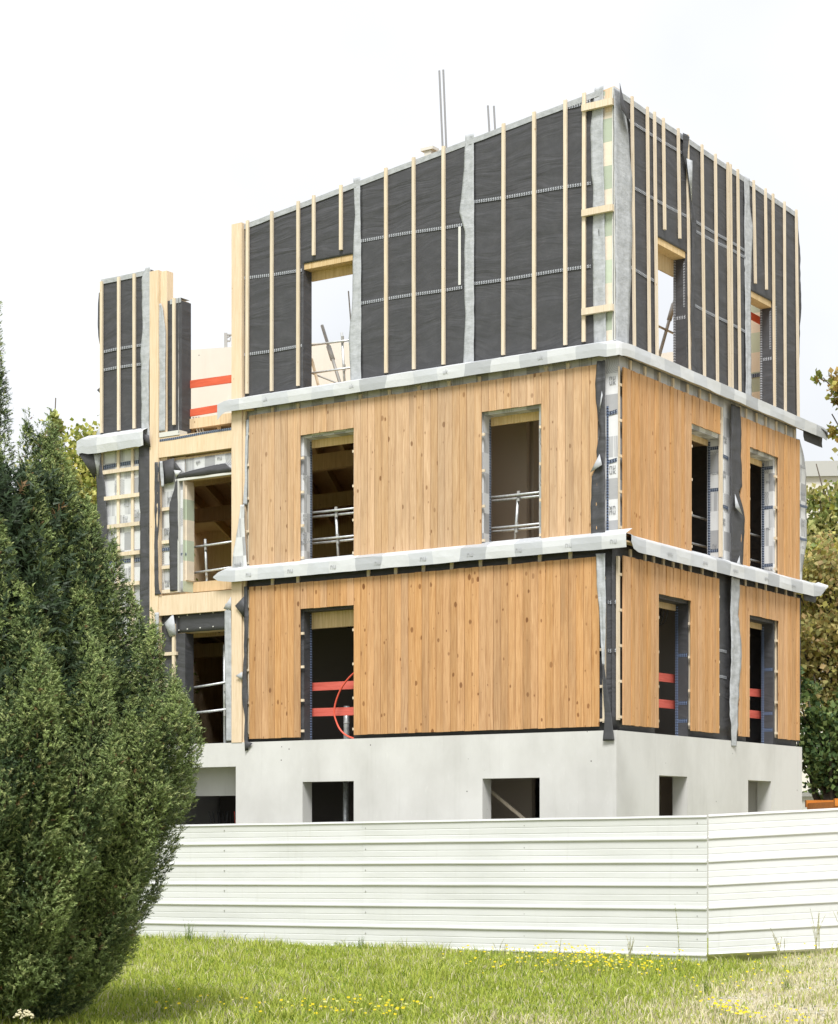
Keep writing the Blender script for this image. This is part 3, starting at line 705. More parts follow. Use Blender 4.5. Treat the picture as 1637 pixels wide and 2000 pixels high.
# loose strips on the lower storeys
BL = [M['membrane'], M['fleece']]
drape('membrane_strip', PL, [(5.80, .33, .19), (5.45, .37, .19), (4.96, .33, .19), (4.72, .29, .19), (4.40, .35, .19), (4.16, .33, .20), (4.0, .42, .19), (3.6, .44, .19), (3.08, .44, .19)], B, BL, .012, seed=21, wave=.03)
flap('fleece_flap', PL, [(.44, .05, 4.06), (.22, .06, 4.16), (.28, .03, 4.34)], B, M['flashing'])
flap('fleece_flap', PL, [(.29, .05, 4.9), (.21, .06, 5.25), (.23, .05, 5.32)], B, M['flashing'])
drape('fleece_strip', PL, [(2.78, .34, .18), (2.4, .33, .18), (1.9, .29, .17), (1.4, .26, .19), (1.02, .23, .19)], B, FL, .02, seed=22, wave=.03)
drape('membrane_strip', PL, [(1.05, .235, .20), (.6, .215, .13), (.2, .19, .06), (-.16, .22, .02)], B, [M['membrane']], .03, seed=23, wave=.01)
drape('membrane_strip', PR, [(5.85, 4.2, 4.56), (5.0, 4.2, 4.58), (4.47, 4.2, 4.62), (4.36, 4.2, 4.50), (4.03, 4.2, 4.68), (3.68, 4.2, 4.72), (3.02, 4.2, 4.60)], B, BL, -.005, seed=24, wave=.03, flip=True, curl=.08)
flap('fleece_flap', PR, [(4.28, .04, 4.06), (4.56, .05, 3.96), (4.44, .03, 4.12), (4.31, .02, 4.3)], B, M['flashing'])
flap('fleece_flap', PR, [(4.25, .05, 3.0), (4.55, .05, 3.05), (4.40, .04, 3.17), (4.44, .05, 3.24)], B, M['flashing'])
drape('fleece_strip', PR, [(2.85, 4.15, 4.50), (2.2, 4.15, 4.46), (1.78, 4.15, 4.58), (1.15, 4.15, 4.52), (.43, 4.14, 4.43), (-.10, 4.21, 4.33)], B, FL, .01, seed=25, wave=.03, flip=True, curl=.05)
drape('wrap_strip', PR, [(5.75, 7.2, 7.36), (5.48, 7.2, 7.56), (5.11, 7.2, 7.68), (4.45, 7.2, 7.73), (3.86, 7.2, 7.68), (3.05, 7.2, 7.46)], B, [M['wrap'], M['membrane']], W0, seed=26, flip=True, wave=.03)
for z, b_ in ((5.25, 'nuuk'), (4.75, 'nuuk'), (4.2, 'nu\nuk'), (3.75, 'nu')): lettering('R', b_, .11, 7.46, W0+.04, z, M['print'], B, 0)
seam(PR, 7.22, 4.52, 7.66, 4.52, .05, 'tape_dark', B, W0+.034); seam(PR, 7.22, 3.9, 7.64, 3.9, .05, 'tape_dark', B, W0+.034)
drape('membrane_strip', PR, [(2.85, 7.2, 7.36), (1.6, 7.2, 7.36), (.7, 7.2, 7.33), (.05, 7.2, 7.27)], B, [M['membrane']], -.06, seed=27, flip=True, wave=.02)
# loose edges between the posts and the street-front boards
drape('fleece_strip', PL, [(5.7, 7.33, 7.39), (5.2, 7.36, 7.42), (4.6, 7.37, 7.42), (4.2, 7.36, 7.46)], B, FL, -.02, seed=28)
drape('wrap_strip', PL, [(4.2, 7.40, 7.49), (3.8, 7.40, 7.55), (3.3, 7.36, 7.66), (3.06, 7.34, 7.68)], B, [M['wrap'], M['membrane']], .02, seed=29)
drape('membrane_strip', PL, [(2.75, 7.34, 7.41), (2.0, 7.33, 7.40), (1.3, 7.36, 7.44), (.8, 7.34, 7.46), (.4, 7.33, 7.40), (-.14, 7.33, 7.40)], B, [M['membrane']], .012, seed=30, wave=.03)
flap('membrane_flap', PL, [(7.40, .03, 2.58), (7.59, .05, 2.42), (7.40, .03, 2.2)], B, M['membrane'])
flap('membrane_flap', PL, [(7.44, .03, 1.25), (7.58, .05, 1.18), (7.44, .03, 1.1)], B, M['fleece'])
flap('membrane_flap', PL, [(7.40, .02, .04), (7.38, .03, -.16), (7.22, .02, -.02)], B, M['membrane'])
lettering('L', 'nuuk', .09, 7.53, .045, 3.15, M['print'], B)

# --- flashing aprons at the two upper floors
def apron(path, prof, m, name, sag=.011, seed=0, close=()):
    """path: list of functions o->(x,y) with running length; prof: (o,z)"""
    mb = MB(); k = len(prof); s = 0; prev = None
    for i, (fn, dz) in enumerate(path):
        p = fn(0.)
        if prev: s += math.hypot(p[0]-prev[0], p[1]-prev[1])
        prev = p
        for j, (o, z) in enumerate(prof):
            wv = sag*mnoise.noise((s*1.1, j*.6, seed)) + .5*sag*mnoise.noise((s*3.1, j*.9, seed+2))
            x, y = fn(o+wv*(.9 if j >= 2 else .2)); mb.v.append((x, y, z+dz[min(j, len(dz)-1)]+(wv if j == k-1 else wv*.25)))
        if i:
            for j in range(k-1):
                a = (i-1)*k+j
                mb.face((a, a+1, a+1+k, a+k), [(sp, -j*.1), (sp, -j*.1-.1), (s, -j*.1-.1), (s, -j*.1)])
        sp = s
    ob = mb.obj(name, m, B, False, recalc=False); return thicken(ob, .004, -1, two=True)
PROF = [(W0+.01, 6.12), (.122, 6.035), (.129, 6.025), (.131, 5.93), (.126, 5.825)]
def lp(u): return lambda o: (-u, -o)
def rp(u): return lambda o: (o, u)
def cp(t):
    a = math.pi/2*t
    return lambda o: ((o)*math.sin(a)*(1 if t > .5 else 1), -(o)*math.cos(a)) if False else (o*min(1, 2*t) if t < .5 else o, -o if t < .5 else -o*(2-2*t))
z5 = (0, 0, 0, 0, 0)
tilt = lambda v: (v*.2, v*.5, v, v, v)
path = [(lp(7.93), (-.03, -.02, -.02, -.05, -.10)), (lp(7.85), (0, 0, 0, -.01, -.02)), (lp(7.76), tilt(.03))]+[(lp(u), tilt(.03)) for u in np.arange(7.6, .2, -.16)]
path += [(lp(.12), z5), (lp(.04), z5), (lambda o: (o*.5, -o), z5), (lambda o: (o*.85, -o*.85), (0, .0, .01, .01, .01)), (lambda o: (o, -o*.5), z5), (rp(.04), tilt(.02)), (rp(.12), tilt(.03))]
path += [(rp(u), tilt(.04)) for u in np.arange(.3, 8.1, .16)]+[(rp(8.18), tilt(.02))]
apron(path, PROF, [M['flashing'], M['membrane']], 'flashing', seed=1)
PROF2 = [(o, z-2.97) for o, z in PROF]
path = [(lp(8.02), (-.11, -.10, -.10, -.02, .075)), (lp(7.92), (-.04, -.04, -.04, .0, .02)), (lp(7.78), tilt(-.0))]+[(lp(u), tilt(-.02)) for u in np.arange(7.6, -.3, -.16)]
apron(path, PROF2, [M['flashing'], M['membrane']], 'flashing', seed=2)
path = [(rp(.26), (0, .02, .03, .06, .12)), (rp(.34), tilt(.01))]+[(rp(u), tilt(-.03)) for u in np.arange(.5, 7.7, .16)]+[(rp(7.9), (-.01, -.02, -.03, -.01, .02)), (rp(8.14), (0, .01, 0, .07, .17)), (rp(8.24), (.03, .04, .05, .12, .225))]
apron(path, PROF2, [M['flashing'], M['membrane']], 'flashing', seed=3)
# soffit boards carrying the aprons
for z in (5.975, 3.0):
    MB().box(PL, 0.09, 7.6, W0+.012, .085, z-.04, z-.015).obj('soffit_board', M['batten' if z > 4 else 'inside_wood'], B)
    MB().box(PR, -.08, 7.85, W0+.012, .085, z-.04, z-.015).obj('soffit_board', M['batten' if z > 4 else 'inside_wood'], B)
    MB().box(PL, 7.25, 7.4, W0+.012, .02, z-.12, z-.042).obj('soffit_board', M['inside_wood'], B)
drape('membrane_flap', PR, [(5.95, 7.3, 8.2), (5.80, 7.3, 8.18), (5.72, 7.35, 8.2)], B, [M['membrane']], .02, flip=True, seed=40)
drape('membrane_flap', PR, [(2.96, 7.3, 7.95), (2.80, 7.3, 7.9), (2.74, 7.35, 7.85)], B, [M['membrane']], .02, flip=True, seed=41)
flap('membrane_flap', PR, [(7.85, .14, 6.03), (8.2, .135, 6.0), (8.2, .135, 5.88), (8.05, .15, 5.97)], B, M['membrane'])
for u in (7.22, 6.30, 5.38, 4.46, 3.54, 2.62, 1.70, .78, -.02): lettering('L', 'nu', .13, u, .138, 2.925, M['print_pale'], B, 180)
for u in (6.85, 5.0, 3.1, 1.3): lettering('L', 'uk', .10, u, .137, 5.97, M['print_pale'], B)
for u in (1.6, 2.9, 4.1, 5.4, 6.6): lettering('R', 'nuuk', .10, u, .138, 2.92, M['print_pale'], B, 180)
for u in (7.05, 5.95, 4.9, 4.0, 3.1, 2.2, .9): lettering('L', 'nuuk', .12, u-.25, -.02, 3.06, M['print'], B)

# --- posts and beams of the open bay
MB().box(PL, 7.48, 7.71, -.22, .0, .004, 9.20).obj('timber_post', M['glulam'], B)
MB().box(PL, 7.425, 7.477, -.22, -.035, .004, 5.98).obj('timber_post', M['glulam'], B)
MB().box(PL, 9.42, 9.63, -.24, .0, .004, 8.66).obj('timber_post', M['glulam'], B)
MB().box(PL, 9.27, 9.418, -.24, -.06, 5.0, 8.64).obj('timber_post', M['glulam'], B)
for z0, z1 in ((5.24, 5.60), (2.36, 2.72)):
    MB().box(PL, 7.712, 9.418, -.20, -.012, z0, z1).obj('timber_beam', M['glulam'], B)
    MB().box(PL, 7.72, 9.41, -.34, -.202, z0-.04, z1).obj('timber_beam', M['glulam'], B)
seam(PL, 9.4, 5.55, 7.72, 5.58, .045, 'tape_dark', B, -.009)
# upper bay infill: printed wrap panel, black strips, window head
skinb = lambda a, b, z0, z1, m, o: thicken(grid_sheet('membrane', PL, cuts(a, b, .1), cuts(z0, z1, .1), holes(), o, [M[m]], B, None, .004, False, rnd.random()*9), .004)
MB().box(PL, 8.86, 9.415, -.32, -.10, 2.74, 5.22).obj('wall_panel', M['inside_wood'], B)
MB().box(PL, 7.715, 8.855, -.32, -.10, 4.80, 5.2).obj('wall_panel', M['inside_wood'], B)
skinb(8.86, 9.41, 2.76, 5.17, 'wrap', -.09); skinb(7.72, 8.85, 4.84, 5.17, 'wrap', -.09)
for z in (2.80, 3.24, 3.70, 4.30): MB().box(PL, 9.0, 9.38, -.085, -.045, z-.03, z+.03).obj('batten', M['batten'], B)
drape('membrane_strip', PL, [(5.16, 9.50, 9.39), (4.6, 9.50, 9.38), (4.25, 9.5, 9.37), (3.7, 9.5, 9.43), (2.85, 9.5, 9.40), (2.74, 9.5, 9.33)], B, BL, .006, seed=51, wave=.02)
drape('membrane_strip', PL, [(4.80, 9.02, 8.99), (4.6, 9.08, 8.99), (4.37, 9.18, 8.98), (3.77, 9.19, 8.97), (2.79, 9.17, 8.97)], B, BL, -.035, seed=52, wave=.02)
flap('membrane_flap', PL, [(9.36, -.03, 5.17), (9.07, -.03, 5.2), (9.08, -.02, 4.76), (9.3, -.03, 4.75)], B, M['membrane'])
drape('fleece_strip', PL, [(5.17, 9.40, 9.33), (4.9, 9.38, 9.30), (4.7, 9.36, 9.30)], B, FL, -.01, seed=53)
flap('membrane_flap', PL, [(9.08, -.03, 5.17), (8.86, -.02, 4.93), (9.04, -.02, 4.98)], B, M['membrane'])
flap('fleece_flap', PL, [(9.06, -.01, 4.98), (8.88, -.01, 4.95), (9.0, 0, 4.84)], B, M['flashing'])
drape('membrane_flap', PL, [(4.82, 9.02, 7.72, -.03), (4.88, 8.98, 7.72, -.005), (4.93, 8.7, 7.80, -.02), (4.99, 8.1, 7.9, -.06)], B, [M['membrane']], -.02, ns=20, seed=54, wave=.02)
MB().box(PL, 7.715, 9.04, -.1, -.03, 4.775, 4.815).obj('window_head', M['pvc'], B)
MB().box(PL, 8.965, 8.985, -.1, -.03, 2.77, 4.773).obj('window_jamb', M['pvc'], B)
MB().box(PL, 8.855, 8.858, -.32, -.03, 2.77, 4.77).obj('reveal_lining', M['kraft'], B)
MB().box(PL, 8.83, 8.962, -.31, -.10, 2.98, 4.70).obj('reveal_lining', M['kraft'], B)
for z in (4.35, 3.8, 3.15): lettering('L', 'uk', .09, 8.90, -.095, z, M['print_brown'], B)
seam(PL, 8.965, 3.45, 8.83, 3.45, .05, 'tape_dark', B, -.092)
for u, z, t, b_ in ((9.22, 4.45, 180, 'nu\nuk'), (9.3, 3.9, 0, 'nu\nuk'), (9.18, 3.45, 180, 'nu\nuk'), (9.28, 2.95, 0, 'nu\nuk'), (8.55, 5.07, 180, 'uk'), (8.05, 5.09, 180, 'nu')):
    lettering('L', b_, .11, u, -.078, z, M['print'], B, t)
seam(PL, 9.4, 3.57, 9.15, 3.57, .06, 'tape_dark', B, -.078)
# lower bay: black sheeting with fixings, light flaps, battens
MB().box(PL, 8.86, 9.415, -.32, -.10, .006, 2.34).obj('wall_panel', M['inside_wood'], B)
MB().box(PL, 7.715, 8.855, -.32, -.10, 2.03, 2.34).obj('wall_panel', M['inside_wood'], B)
skinb(9.04, 9.41, .01, 2.38, 'membrane', -.09); skinb(7.86, 9.04, 2.03, 2.38, 'membrane', -.088)
MB().box(PL, 8.855, 9.035, -.32, -.088, .01, 2.02).obj('reveal_lining', M['membrane'], B)
for u, z in ((9.0, 2.32), (8.8, 2.34), (8.5, 2.345), (8.2, 2.35), (9.0, 2.08), (8.8, 2.09), (8.5, 2.095), (8.2, 2.10), (9.38, 2.2), (9.38, 1.9), (9.38, 1.5), (9.38, 1.35)):
    MB().tube([PL(u, -.088, z), PL(u, -.078, z)], .013, 6).obj('fixing_washer', M['pvc'], B)
for z in (1.66, 1.09): MB().box(PL, 9.02, 9.44, -.083, -.035, z-.03, z+.03).obj('batten', M['batten'], B)
batten(PL, 9.1, .06, -.085, -.04, .9, 2.2)
flap('fleece_flap', PL, [(9.30, -.03, 2.22), (9.08, -.02, 2.38), (9.02, -.03, 2.0), (9.16, -.02, 1.96)], B, M['fleece'])
drape('fleece_strip', PL, [(2.42, 9.5, 9.40), (1.9, 9.5, 9.41), (1.5, 9.52, 9.44), (.6, 9.52, 9.42)], B, FL, .006, seed=61)
drape('fleece_strip', PL, [(2.48, 7.88, 7.72), (2.0, 7.88, 7.72), (1.2, 7.86, 7.72), (.6, 7.85, 7.72), (.03, 7.84, 7.72)], B, FL, -.012, seed=62)
drape('fleece_strip', PL, [(2.36, 9.4, 7.74), (2.43, 9.4, 7.74)], B, FL, -.06, seed=63, ns=16)
flap('fleece_flap', PL, [(7.9, -.01, 2.40), (7.72, .0, 2.6), (7.72, 0, 2.35)], B, M['fleece'])
# side return of the bay; unseen openings added to let daylight into the rooms
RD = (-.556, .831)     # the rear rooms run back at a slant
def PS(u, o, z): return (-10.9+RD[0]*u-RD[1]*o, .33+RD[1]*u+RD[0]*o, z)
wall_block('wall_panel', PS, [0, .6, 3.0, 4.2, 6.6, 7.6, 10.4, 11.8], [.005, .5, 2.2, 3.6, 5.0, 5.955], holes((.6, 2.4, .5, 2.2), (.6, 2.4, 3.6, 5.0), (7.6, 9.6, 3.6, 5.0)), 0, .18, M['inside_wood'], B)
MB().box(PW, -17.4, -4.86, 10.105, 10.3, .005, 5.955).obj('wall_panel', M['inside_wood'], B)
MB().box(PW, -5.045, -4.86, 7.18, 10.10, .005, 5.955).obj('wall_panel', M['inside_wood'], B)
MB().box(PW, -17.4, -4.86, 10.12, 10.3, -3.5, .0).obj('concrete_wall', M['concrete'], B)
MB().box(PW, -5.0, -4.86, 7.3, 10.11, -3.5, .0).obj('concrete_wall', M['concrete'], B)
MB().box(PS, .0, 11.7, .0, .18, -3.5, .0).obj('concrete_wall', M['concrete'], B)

# --- pier and wing
MB().box(PL, 8.945, 9.265, -.30, -.095, 5.62, 8.06).obj('wall_panel', M['inside_wood'], B)
thicken(grid_sheet('membrane', PL, cuts(8.94, 9.265, .06), cuts(5.68, 8.09, .06), holes(), W0, [M['membrane']], B, None, .006, False, 71), .004)
bat_top(PL, 9.09, 5.81, 8.11)
drape('membrane_strip', lambda u, o, z: (-8.93+.004*u, -o, z), [(8.08, -.08, -.30), (7.9, -.06, -.36), (7.4, -.05, -.40), (6.8, -.06, -.34), (6.2, -.07, -.36), (5.64, -.08, -.33)], B, BL, 0, seed=72)
MB().box(PL, 8.932, 8.94, -.34, W0, 5.64, 8.05).obj('reveal_lining', M['membrane'], B)
drape('fleece_strip', PL, [(8.05, 9.43, 9.38), (7.95, 9.44, 9.33), (7.5, 9.44, 9.27), (6.5, 9.45, 9.28), (5.72, 9.46, 9.28)], B, FL, -.03, seed=73)
MB().box(PL, 8.92, 9.4, -.22, .0, 5.606, 5.69).obj('sill_board', M['pvc'], B)
edging(PL, 8.94, 9.2, lambda u: 8.09, B)
MB().box(PL, 9.64, 10.88, -.30, -.095, 5.62, 8.68).obj('wall_panel', M['inside_wood'], B)
mw = thicken(grid_sheet('membrane', PL, cuts(9.64, 10.9, .06), cuts(5.62, 8.72, .05), holes(), W0, [M['membrane']], B, None, .007, False, 74), .004)
for u, a, b in ((10.86, 5.86, 8.68), (10.43, 5.86, 8.70), (10.05, 5.85, 8.70)): bat_top(PL, u, a, b)
seam(PL, 10.85, 7.38, 9.9, 7.38, SEAM, 'tape_light', mw); seam(PL, 10.85, 7.04, 9.9, 7.03, SEAM, 'tape_light', mw)
edging(PL, 9.66, 10.88, lambda u: 8.71, B)
drape('fleece_strip', PL, [(8.76, 9.74, 9.63), (8.56, 9.84, 9.64), (7.67, 9.81, 9.645), (7.21, 9.87, 9.645), (6.64, 9.86, 9.65), (5.89, 9.85, 9.66), (5.58, 9.82, 9.62)], B, FL, -.02, seed=75, wave=.02)
drape('membrane_strip', PL, [(8.5, 10.9, 10.98), (8.1, 10.9, 11.0), (7.7, 10.9, 10.99), (7.4, 10.9, 10.92)], B, [M['membrane']], -.1, seed=76)
flap('membrane_flap', PL, [(10.9, -.1, 6.75), (11.0, -.08, 6.68), (10.9, -.1, 6.58)], B, M['membrane'])
flap('fleece_flap', PL, [(10.9, -.1, 6.1), (11.06, -.08, 5.78), (10.9, -.1, 5.72)], B, M['fleece'])
# wing apron and printed lower wall with batten grid
pth = [(lp(11.32), (-.02, -.04, -.05, -.05, -.02)), (lp(11.2), z5)]+[(lp(u), tilt(-.03)) for u in np.arange(11.05, 9.84, -.12)]+[(lp(9.78), tilt(-.04)), (lp(9.68), tilt(-.02))]
apron(pth, [(W0+.01, 5.85), (.118, 5.768), (.127, 5.755), (.131, 5.63), (.12, 5.50)], [M['flashing'], M['membrane']], 'flashing', .022, 8)
flap('membrane_flap', PL, [(9.82, .08, 5.72), (9.6, .05, 5.66), (9.58, .03, 5.44), (9.7, .03, 5.5)], B, M['membrane'])
flap('membrane_flap', PL, [(11.3, .1, 5.5), (10.98, .0, 5.0), (10.86, -.02, 5.52)], B, M['membrane'])
flap('fleece_flap', PL, [(11.0, .03, 5.55), (10.9, .0, 5.0), (10.84, -.02, 5.5)], B, M['fleece'])
MB().box(PL, 9.64, 10.93, -.30, -.095, .006, 5.6).obj('wall_panel', M['inside_wood'], B)
skinb(9.64, 10.93, .02, 5.56, 'wrap', W0)
for z, a in ((5.52, 10.86), (5.11, 10.84), (4.62, 10.77), (4.09, 10.71), (3.56, 10.68), (3.0, 10.6), (2.5, 10.6), (1.9, 10.6), (1.3, 10.6)): MB().box(PL, 9.9, a, W0+.035, W0+.065, z-.035, z+.035).obj('batten', M['batten'], B)
for u in (10.87, 10.45, 10.10): MB().box(PL, u-.03, u+.03, W0+.006, W0+.034, .3, 5.55).obj('batten', M['batten'], B)
for za in (5.22, 3.42): seam(PL, 10.85, za, 9.9, za+.02, .07, 'tape_dark', B, W0+.008)
drape('membrane_strip', PL, [(5.62, 9.9, 9.66), (4.67, 9.92, 9.66), (4.29, 9.87, 9.66), (2.89, 9.88, 9.66), (.5, 9.88, 9.66)], B, BL, -.02, seed=77, wave=.02)
drape('membrane_strip', PL, [(5.5, 10.95, 10.87), (4.9, 10.95, 10.76), (4.4, 10.95, 10.7), (3.8, 10.95, 10.68), (.4, 10.95, 10.7)], B, BL, -.02, seed=78, wave=.02)
for u, z, t in ((10.5, 4.8, 180), (10.27, 4.5, 180), (10.62, 3.95, 0), (10.15, 3.25, 180), (10.3, 4.2, 0), (10.02, 4.3, 0)): lettering('L', 'nu\nuk', .13, u, W0+.008, z, M['print_pale'], B, t)

# ------------------------------------------------------------------ things standing in or held by the building
def rail_thing(P, label, posts, hrails, r=.024, group='galvanised guard rails in the openings', m='galv'):
    c = bw(P, posts[0][0][0], posts[0][0][1], posts[0][0][2]); t = empty('guard_rail', c, -TH, label, 'guard rail', group)
    inv = Vector((c[0], c[1], c[2])); Rm = Matrix.Rotation(TH, 4, 'Z')
    tr = lambda p: tuple(Rm @ (Vector(bw(P, *p))-inv))
    for a, b in posts:
        MB().tube([tr(a), tr(b)], r, 10).obj('post', M[m], t, True)
        MB().tube([tr((a[0], a[1], a[2]-.002)), tr((a[0], a[1], a[2]+.012))], .06, 10).obj('base_plate', M[m], t)
    for a, b in hrails:
        MB().tube([tr(a), tr(b)], r*.85, 10).obj('rail', M[m], t, True)
        pa, pb = posts[0]; f = (a[2]-pa[2])/(pb[2]-pa[2]); f = min(max(f, .05), .98)
        q = tuple(pa[i]+(pb[i]-pa[i])*f for i in range(3))
        mb = MB().box(PW, -.02, .02, -.015, .015, -.06, .06); o = mb.obj('clamp', M['galv_dull'], t); o.location = Vector(tr(q))+Vector((.03, -.03, 0))
    return t
o_ = -.45
rail_thing(PL, 'double tube guard rail in the left window of the middle storey', [((5.68, o_, 2.965), (5.75, o_, 4.06))], [((6.6, o_+.05, 4.005), (5.0, o_+.05, 4.0)), ((6.6, o_-.03, 3.945), (5.0, o_-.03, 3.935)), ((6.6, o_+.05, 3.53), (5.0, o_+.05, 3.525)), ((6.6, o_-.03, 3.48), (5.0, o_-.03, 3.475))])
rail_thing(PL, 'double tube guard rail in the tall window near the building corner, before a brown partition', [((2.13, o_, 2.965), (2.05, o_, 3.99))], [((3.0, o_+.05, 3.93), (1.2, o_+.05, 3.925)), ((3.0, o_-.03, 3.885), (1.2, o_-.03, 3.88)), ((3.0, o_+.05, 3.42), (1.2, o_+.05, 3.415)), ((3.0, o_-.03, 3.375), (1.2, o_-.03, 3.37))])
rail_thing(PL, 'single tube guard rail across the open bay between two posts, middle storey', [((8.65, o_, 2.965), (8.69, o_, 3.75))], [((9.2, o_+.04, 3.61), (7.9, o_+.04, 3.65)), ((9.15, o_+.04, 3.14), (7.9, o_+.04, 3.19))])
rail_thing(PL, 'tall guard rail post in the open ground storey bay behind the yew', [((8.19, -.4, .002), (8.20, -.4, 1.80))], [((9.3, -.37, 1.02), (8.1, -.37, 1.12)), ((9.3, -.37, .57), (8.1, -.37, .63))])
rail_thing(PL, 'pale tube guard rail in the topmost window with sky behind', [((5.65, -.6, 5.95), (5.73, -.6, 7.13))], [((6.6, -.56, 6.995), (5.4, -.56, 6.96)), ((6.6, -.56, 6.50), (5.4, -.56, 6.48))], .022)
rail_thing(PR, 'guard rail ends in the side window beside the printed wrap', [((3.25, -.6, 2.965), (3.25, -.6, 3.95))], [((2.4, o_, 3.87), (4.4, o_, 3.87)), ((2.4, o_, 3.39), (4.4, o_, 3.39))])
rail_thing(PR, 'guard rail ends in the far right window of the middle storey', [((5.4, -.6, 2.965), (5.4, -.6, 3.95))], [((5.2, o_, 3.85), (6.6, o_, 3.85)), ((5.2, o_, 3.38), (6.6, o_, 3.38))])
rail_thing(PR, 'guard rail seen with the sloping prop through the side window of the top storey', [((2.0, -1.1, 5.95), (2.0, -1.1, 7.2))], [((1.6, -.8, 7.06), (4.0, -.8, 7.05)), ((1.6, -.8, 6.42), (4.0, -.8, 6.40))])

def stick(name, label, cat, P, a, b, r, m, group=None, extra=None):
    """a straight bar as a thing standing at its lower end"""
    A, Bp = Vector(bw(P, *a)), Vector(bw(P, *b)); t = empty(name, A, 0, label, cat, group)
    MB().tube([(0, 0, 0), tuple(Bp-A)], r, 10).obj('shaft', M[m], t, True)
    if extra:
        d = Bp-A
        MB().tube([tuple(d*extra[0]), tuple(d*extra[1])], r*1.5, 10).obj('collar', M['galv_dull'], t, True)
        MB().box(PW, -.08, .08, -.08, .08, -.005, .006).obj('foot_plate', M['galv_dull'], t)
    return t
stick('steel_prop', 'sloping adjustable steel prop in the topmost street window', 'prop', PL, (5.75, -.75, 5.95), (6.60, -1.2, 7.5), .03, 'galv_dull', None, (.55, .72))
stick('steel_prop', 'sloping steel prop in the topmost window of the side front', 'prop', PR, (2.9, -.8, 6.3), (3.62, -.8, 7.62), .03, 'galv_dull', None, (.72, .95))
stick('brace_tube', 'thin tube crossing low behind the topmost street window', 'tube', PL, (5.6, -.9, 6.15), (6.5, -.75, 6.55), .015, 'galv_dull')
stick('thin_rod', 'thin upright rod standing in the topmost street window', 'rod', PL, (5.55, -.8, 5.96), (5.73, -.8, 7.90), .012, 'galv_dull')
def plank(label, P, a, b, h, m, th=.03, grp='red painted safety planks across openings', name='safety_plank', cat='plank'):
    A, Bp = Vector(bw(P, *a)), Vector(bw(P, *b)); d = Bp-A; t = MB()
    L_ = math.hypot(d.x, d.y); sl = d.z
    for (x, dz) in ((0, 0), (L_, sl)):
        for (y, z) in ((-th/2, -h/2), (th/2, -h/2), (th/2, h/2), (-th/2, h/2)): t.v.append((x, y, z+dz))
    for q in ((0, 1, 2, 3), (4, 5, 6, 7), (0, 1, 5, 4), (1, 2, 6, 5), (2, 3, 7, 6), (3, 0, 4, 7)): t.face(q)
    o = t.obj(name, M[m]); o.location = A; o.rotation_euler = (0, 0, math.atan2(d.y, d.x)); return tag(o, label, cat, grp)
plank('upper orange red plank across the roofless bay left of the tall post', PL, (9.25, -.33, 6.58), (7.7, -.33, 6.55), .14, 'redorange')
plank('lower orange red plank across the roofless bay left of the tall post', PL, (9.25, -.33, 6.05), (7.7, -.33, 6.07), .13, 'redorange')
plank('upper red plank crossing the ground storey window with the orange hose', PL, (6.5, -.42, .96), (5.0, -.42, .955), .14, 'red')
plank('lower red plank crossing the ground storey window with the orange hose', PL, (6.5, -.42, .515), (5.0, -.42, .50), .14, 'red')
plank('upper red plank in the ground storey side window nearest the corner', PR, (1.3, -.42, .99), (3.2, -.42, 1.01), .14, 'red')
plank('lower red plank in the ground storey side window nearest the corner', PR, (1.3, -.42, .55), (3.2, -.42, .57), .14, 'red')
plank('upper red plank in the far right ground storey window', PR, (4.8, -.42, .93), (6.8, -.42, .98), .14, 'red')
plank('lower red plank in the far right ground storey window', PR, (4.8, -.42, .56), (6.8, -.42, .57), .14, 'red')
plank('orange red plank in the far right window of the top storey', PR, (4.9, -.52, 7.88), (7.0, -.52, 7.86), .13, 'redorange')
plank('pale timber stud leaning low in the topmost street window', PL, (6.45, -.7, 6.75), (6.22, -.7, 6.0), .10, 'batten', .05, None, 'timber_stud', 'stud')
plank('pale plank leaning across the basement window below the blank boarded wall', PL, (2.75, -.6, -.85), (1.5, -.6, -1.75), .07, 'batten', .03, None, 'leaning_plank', 'plank')
# hose, ducts, cables
pts = [(4.9, -.24, 1.3), (5.23, -.24, 1.13), (5.45, -.24, .93), (5.58, -.24, .70), (5.63, -.24, .5), (5.60, -.24, .36), (5.50, -.24, .18), (5.33, -.24, .06), (5.1, -.24, -.0)]
c0 = Vector(bw(PL, *pts[-1])); hp = [tuple(Vector(bw(PL, *p))-c0) for p in pts]
sm = []
for i in range(len(hp)-1):
    p0, p1, p2, p3 = [Vector(hp[min(max(k, 0), len(hp)-1)]) for k in (i-1, i, i+1, i+2)]
    for s in range(5):
        t = s/5; sm.append(tuple(.5*((2*p1)+(p2-p0)*t+(2*p0-5*p1+4*p2-p3)*t*t+(3*p1-p0-3*p2+p3)*t**3)))
o = MB().tube(sm, .016, 8).obj('conduit_hose', M['hose'], None, True); o.location = c0
tag(o, 'orange hose bowed in front of the red planks in a ground storey window', 'hose')
def duct(label, P, u, o, z0, z1, r):
    A = Vector(bw(P, u, o, z0)); t = empty('steel_duct', A, 0, label, 'duct', None)
    MB().tube([(0, 0, 0), (0, 0, z1-z0)], r, 16).obj('pipe', M['galv'], t, True)
    for f in (.15, .5, .85): MB().tube([(0, 0, (z1-z0)*f), (0, 0, (z1-z0)*f+.03)], r*1.06, 16).obj('joint_band', M['galv_dull'], t, True)
duct('galvanised duct standing behind the lower red plank of the hose window', PL, 5.70, -.7, -.012, .62, .05)
duct('galvanised duct seen in the narrow basement window', PL, 5.75, -.75, -3.3, -.23, .05)
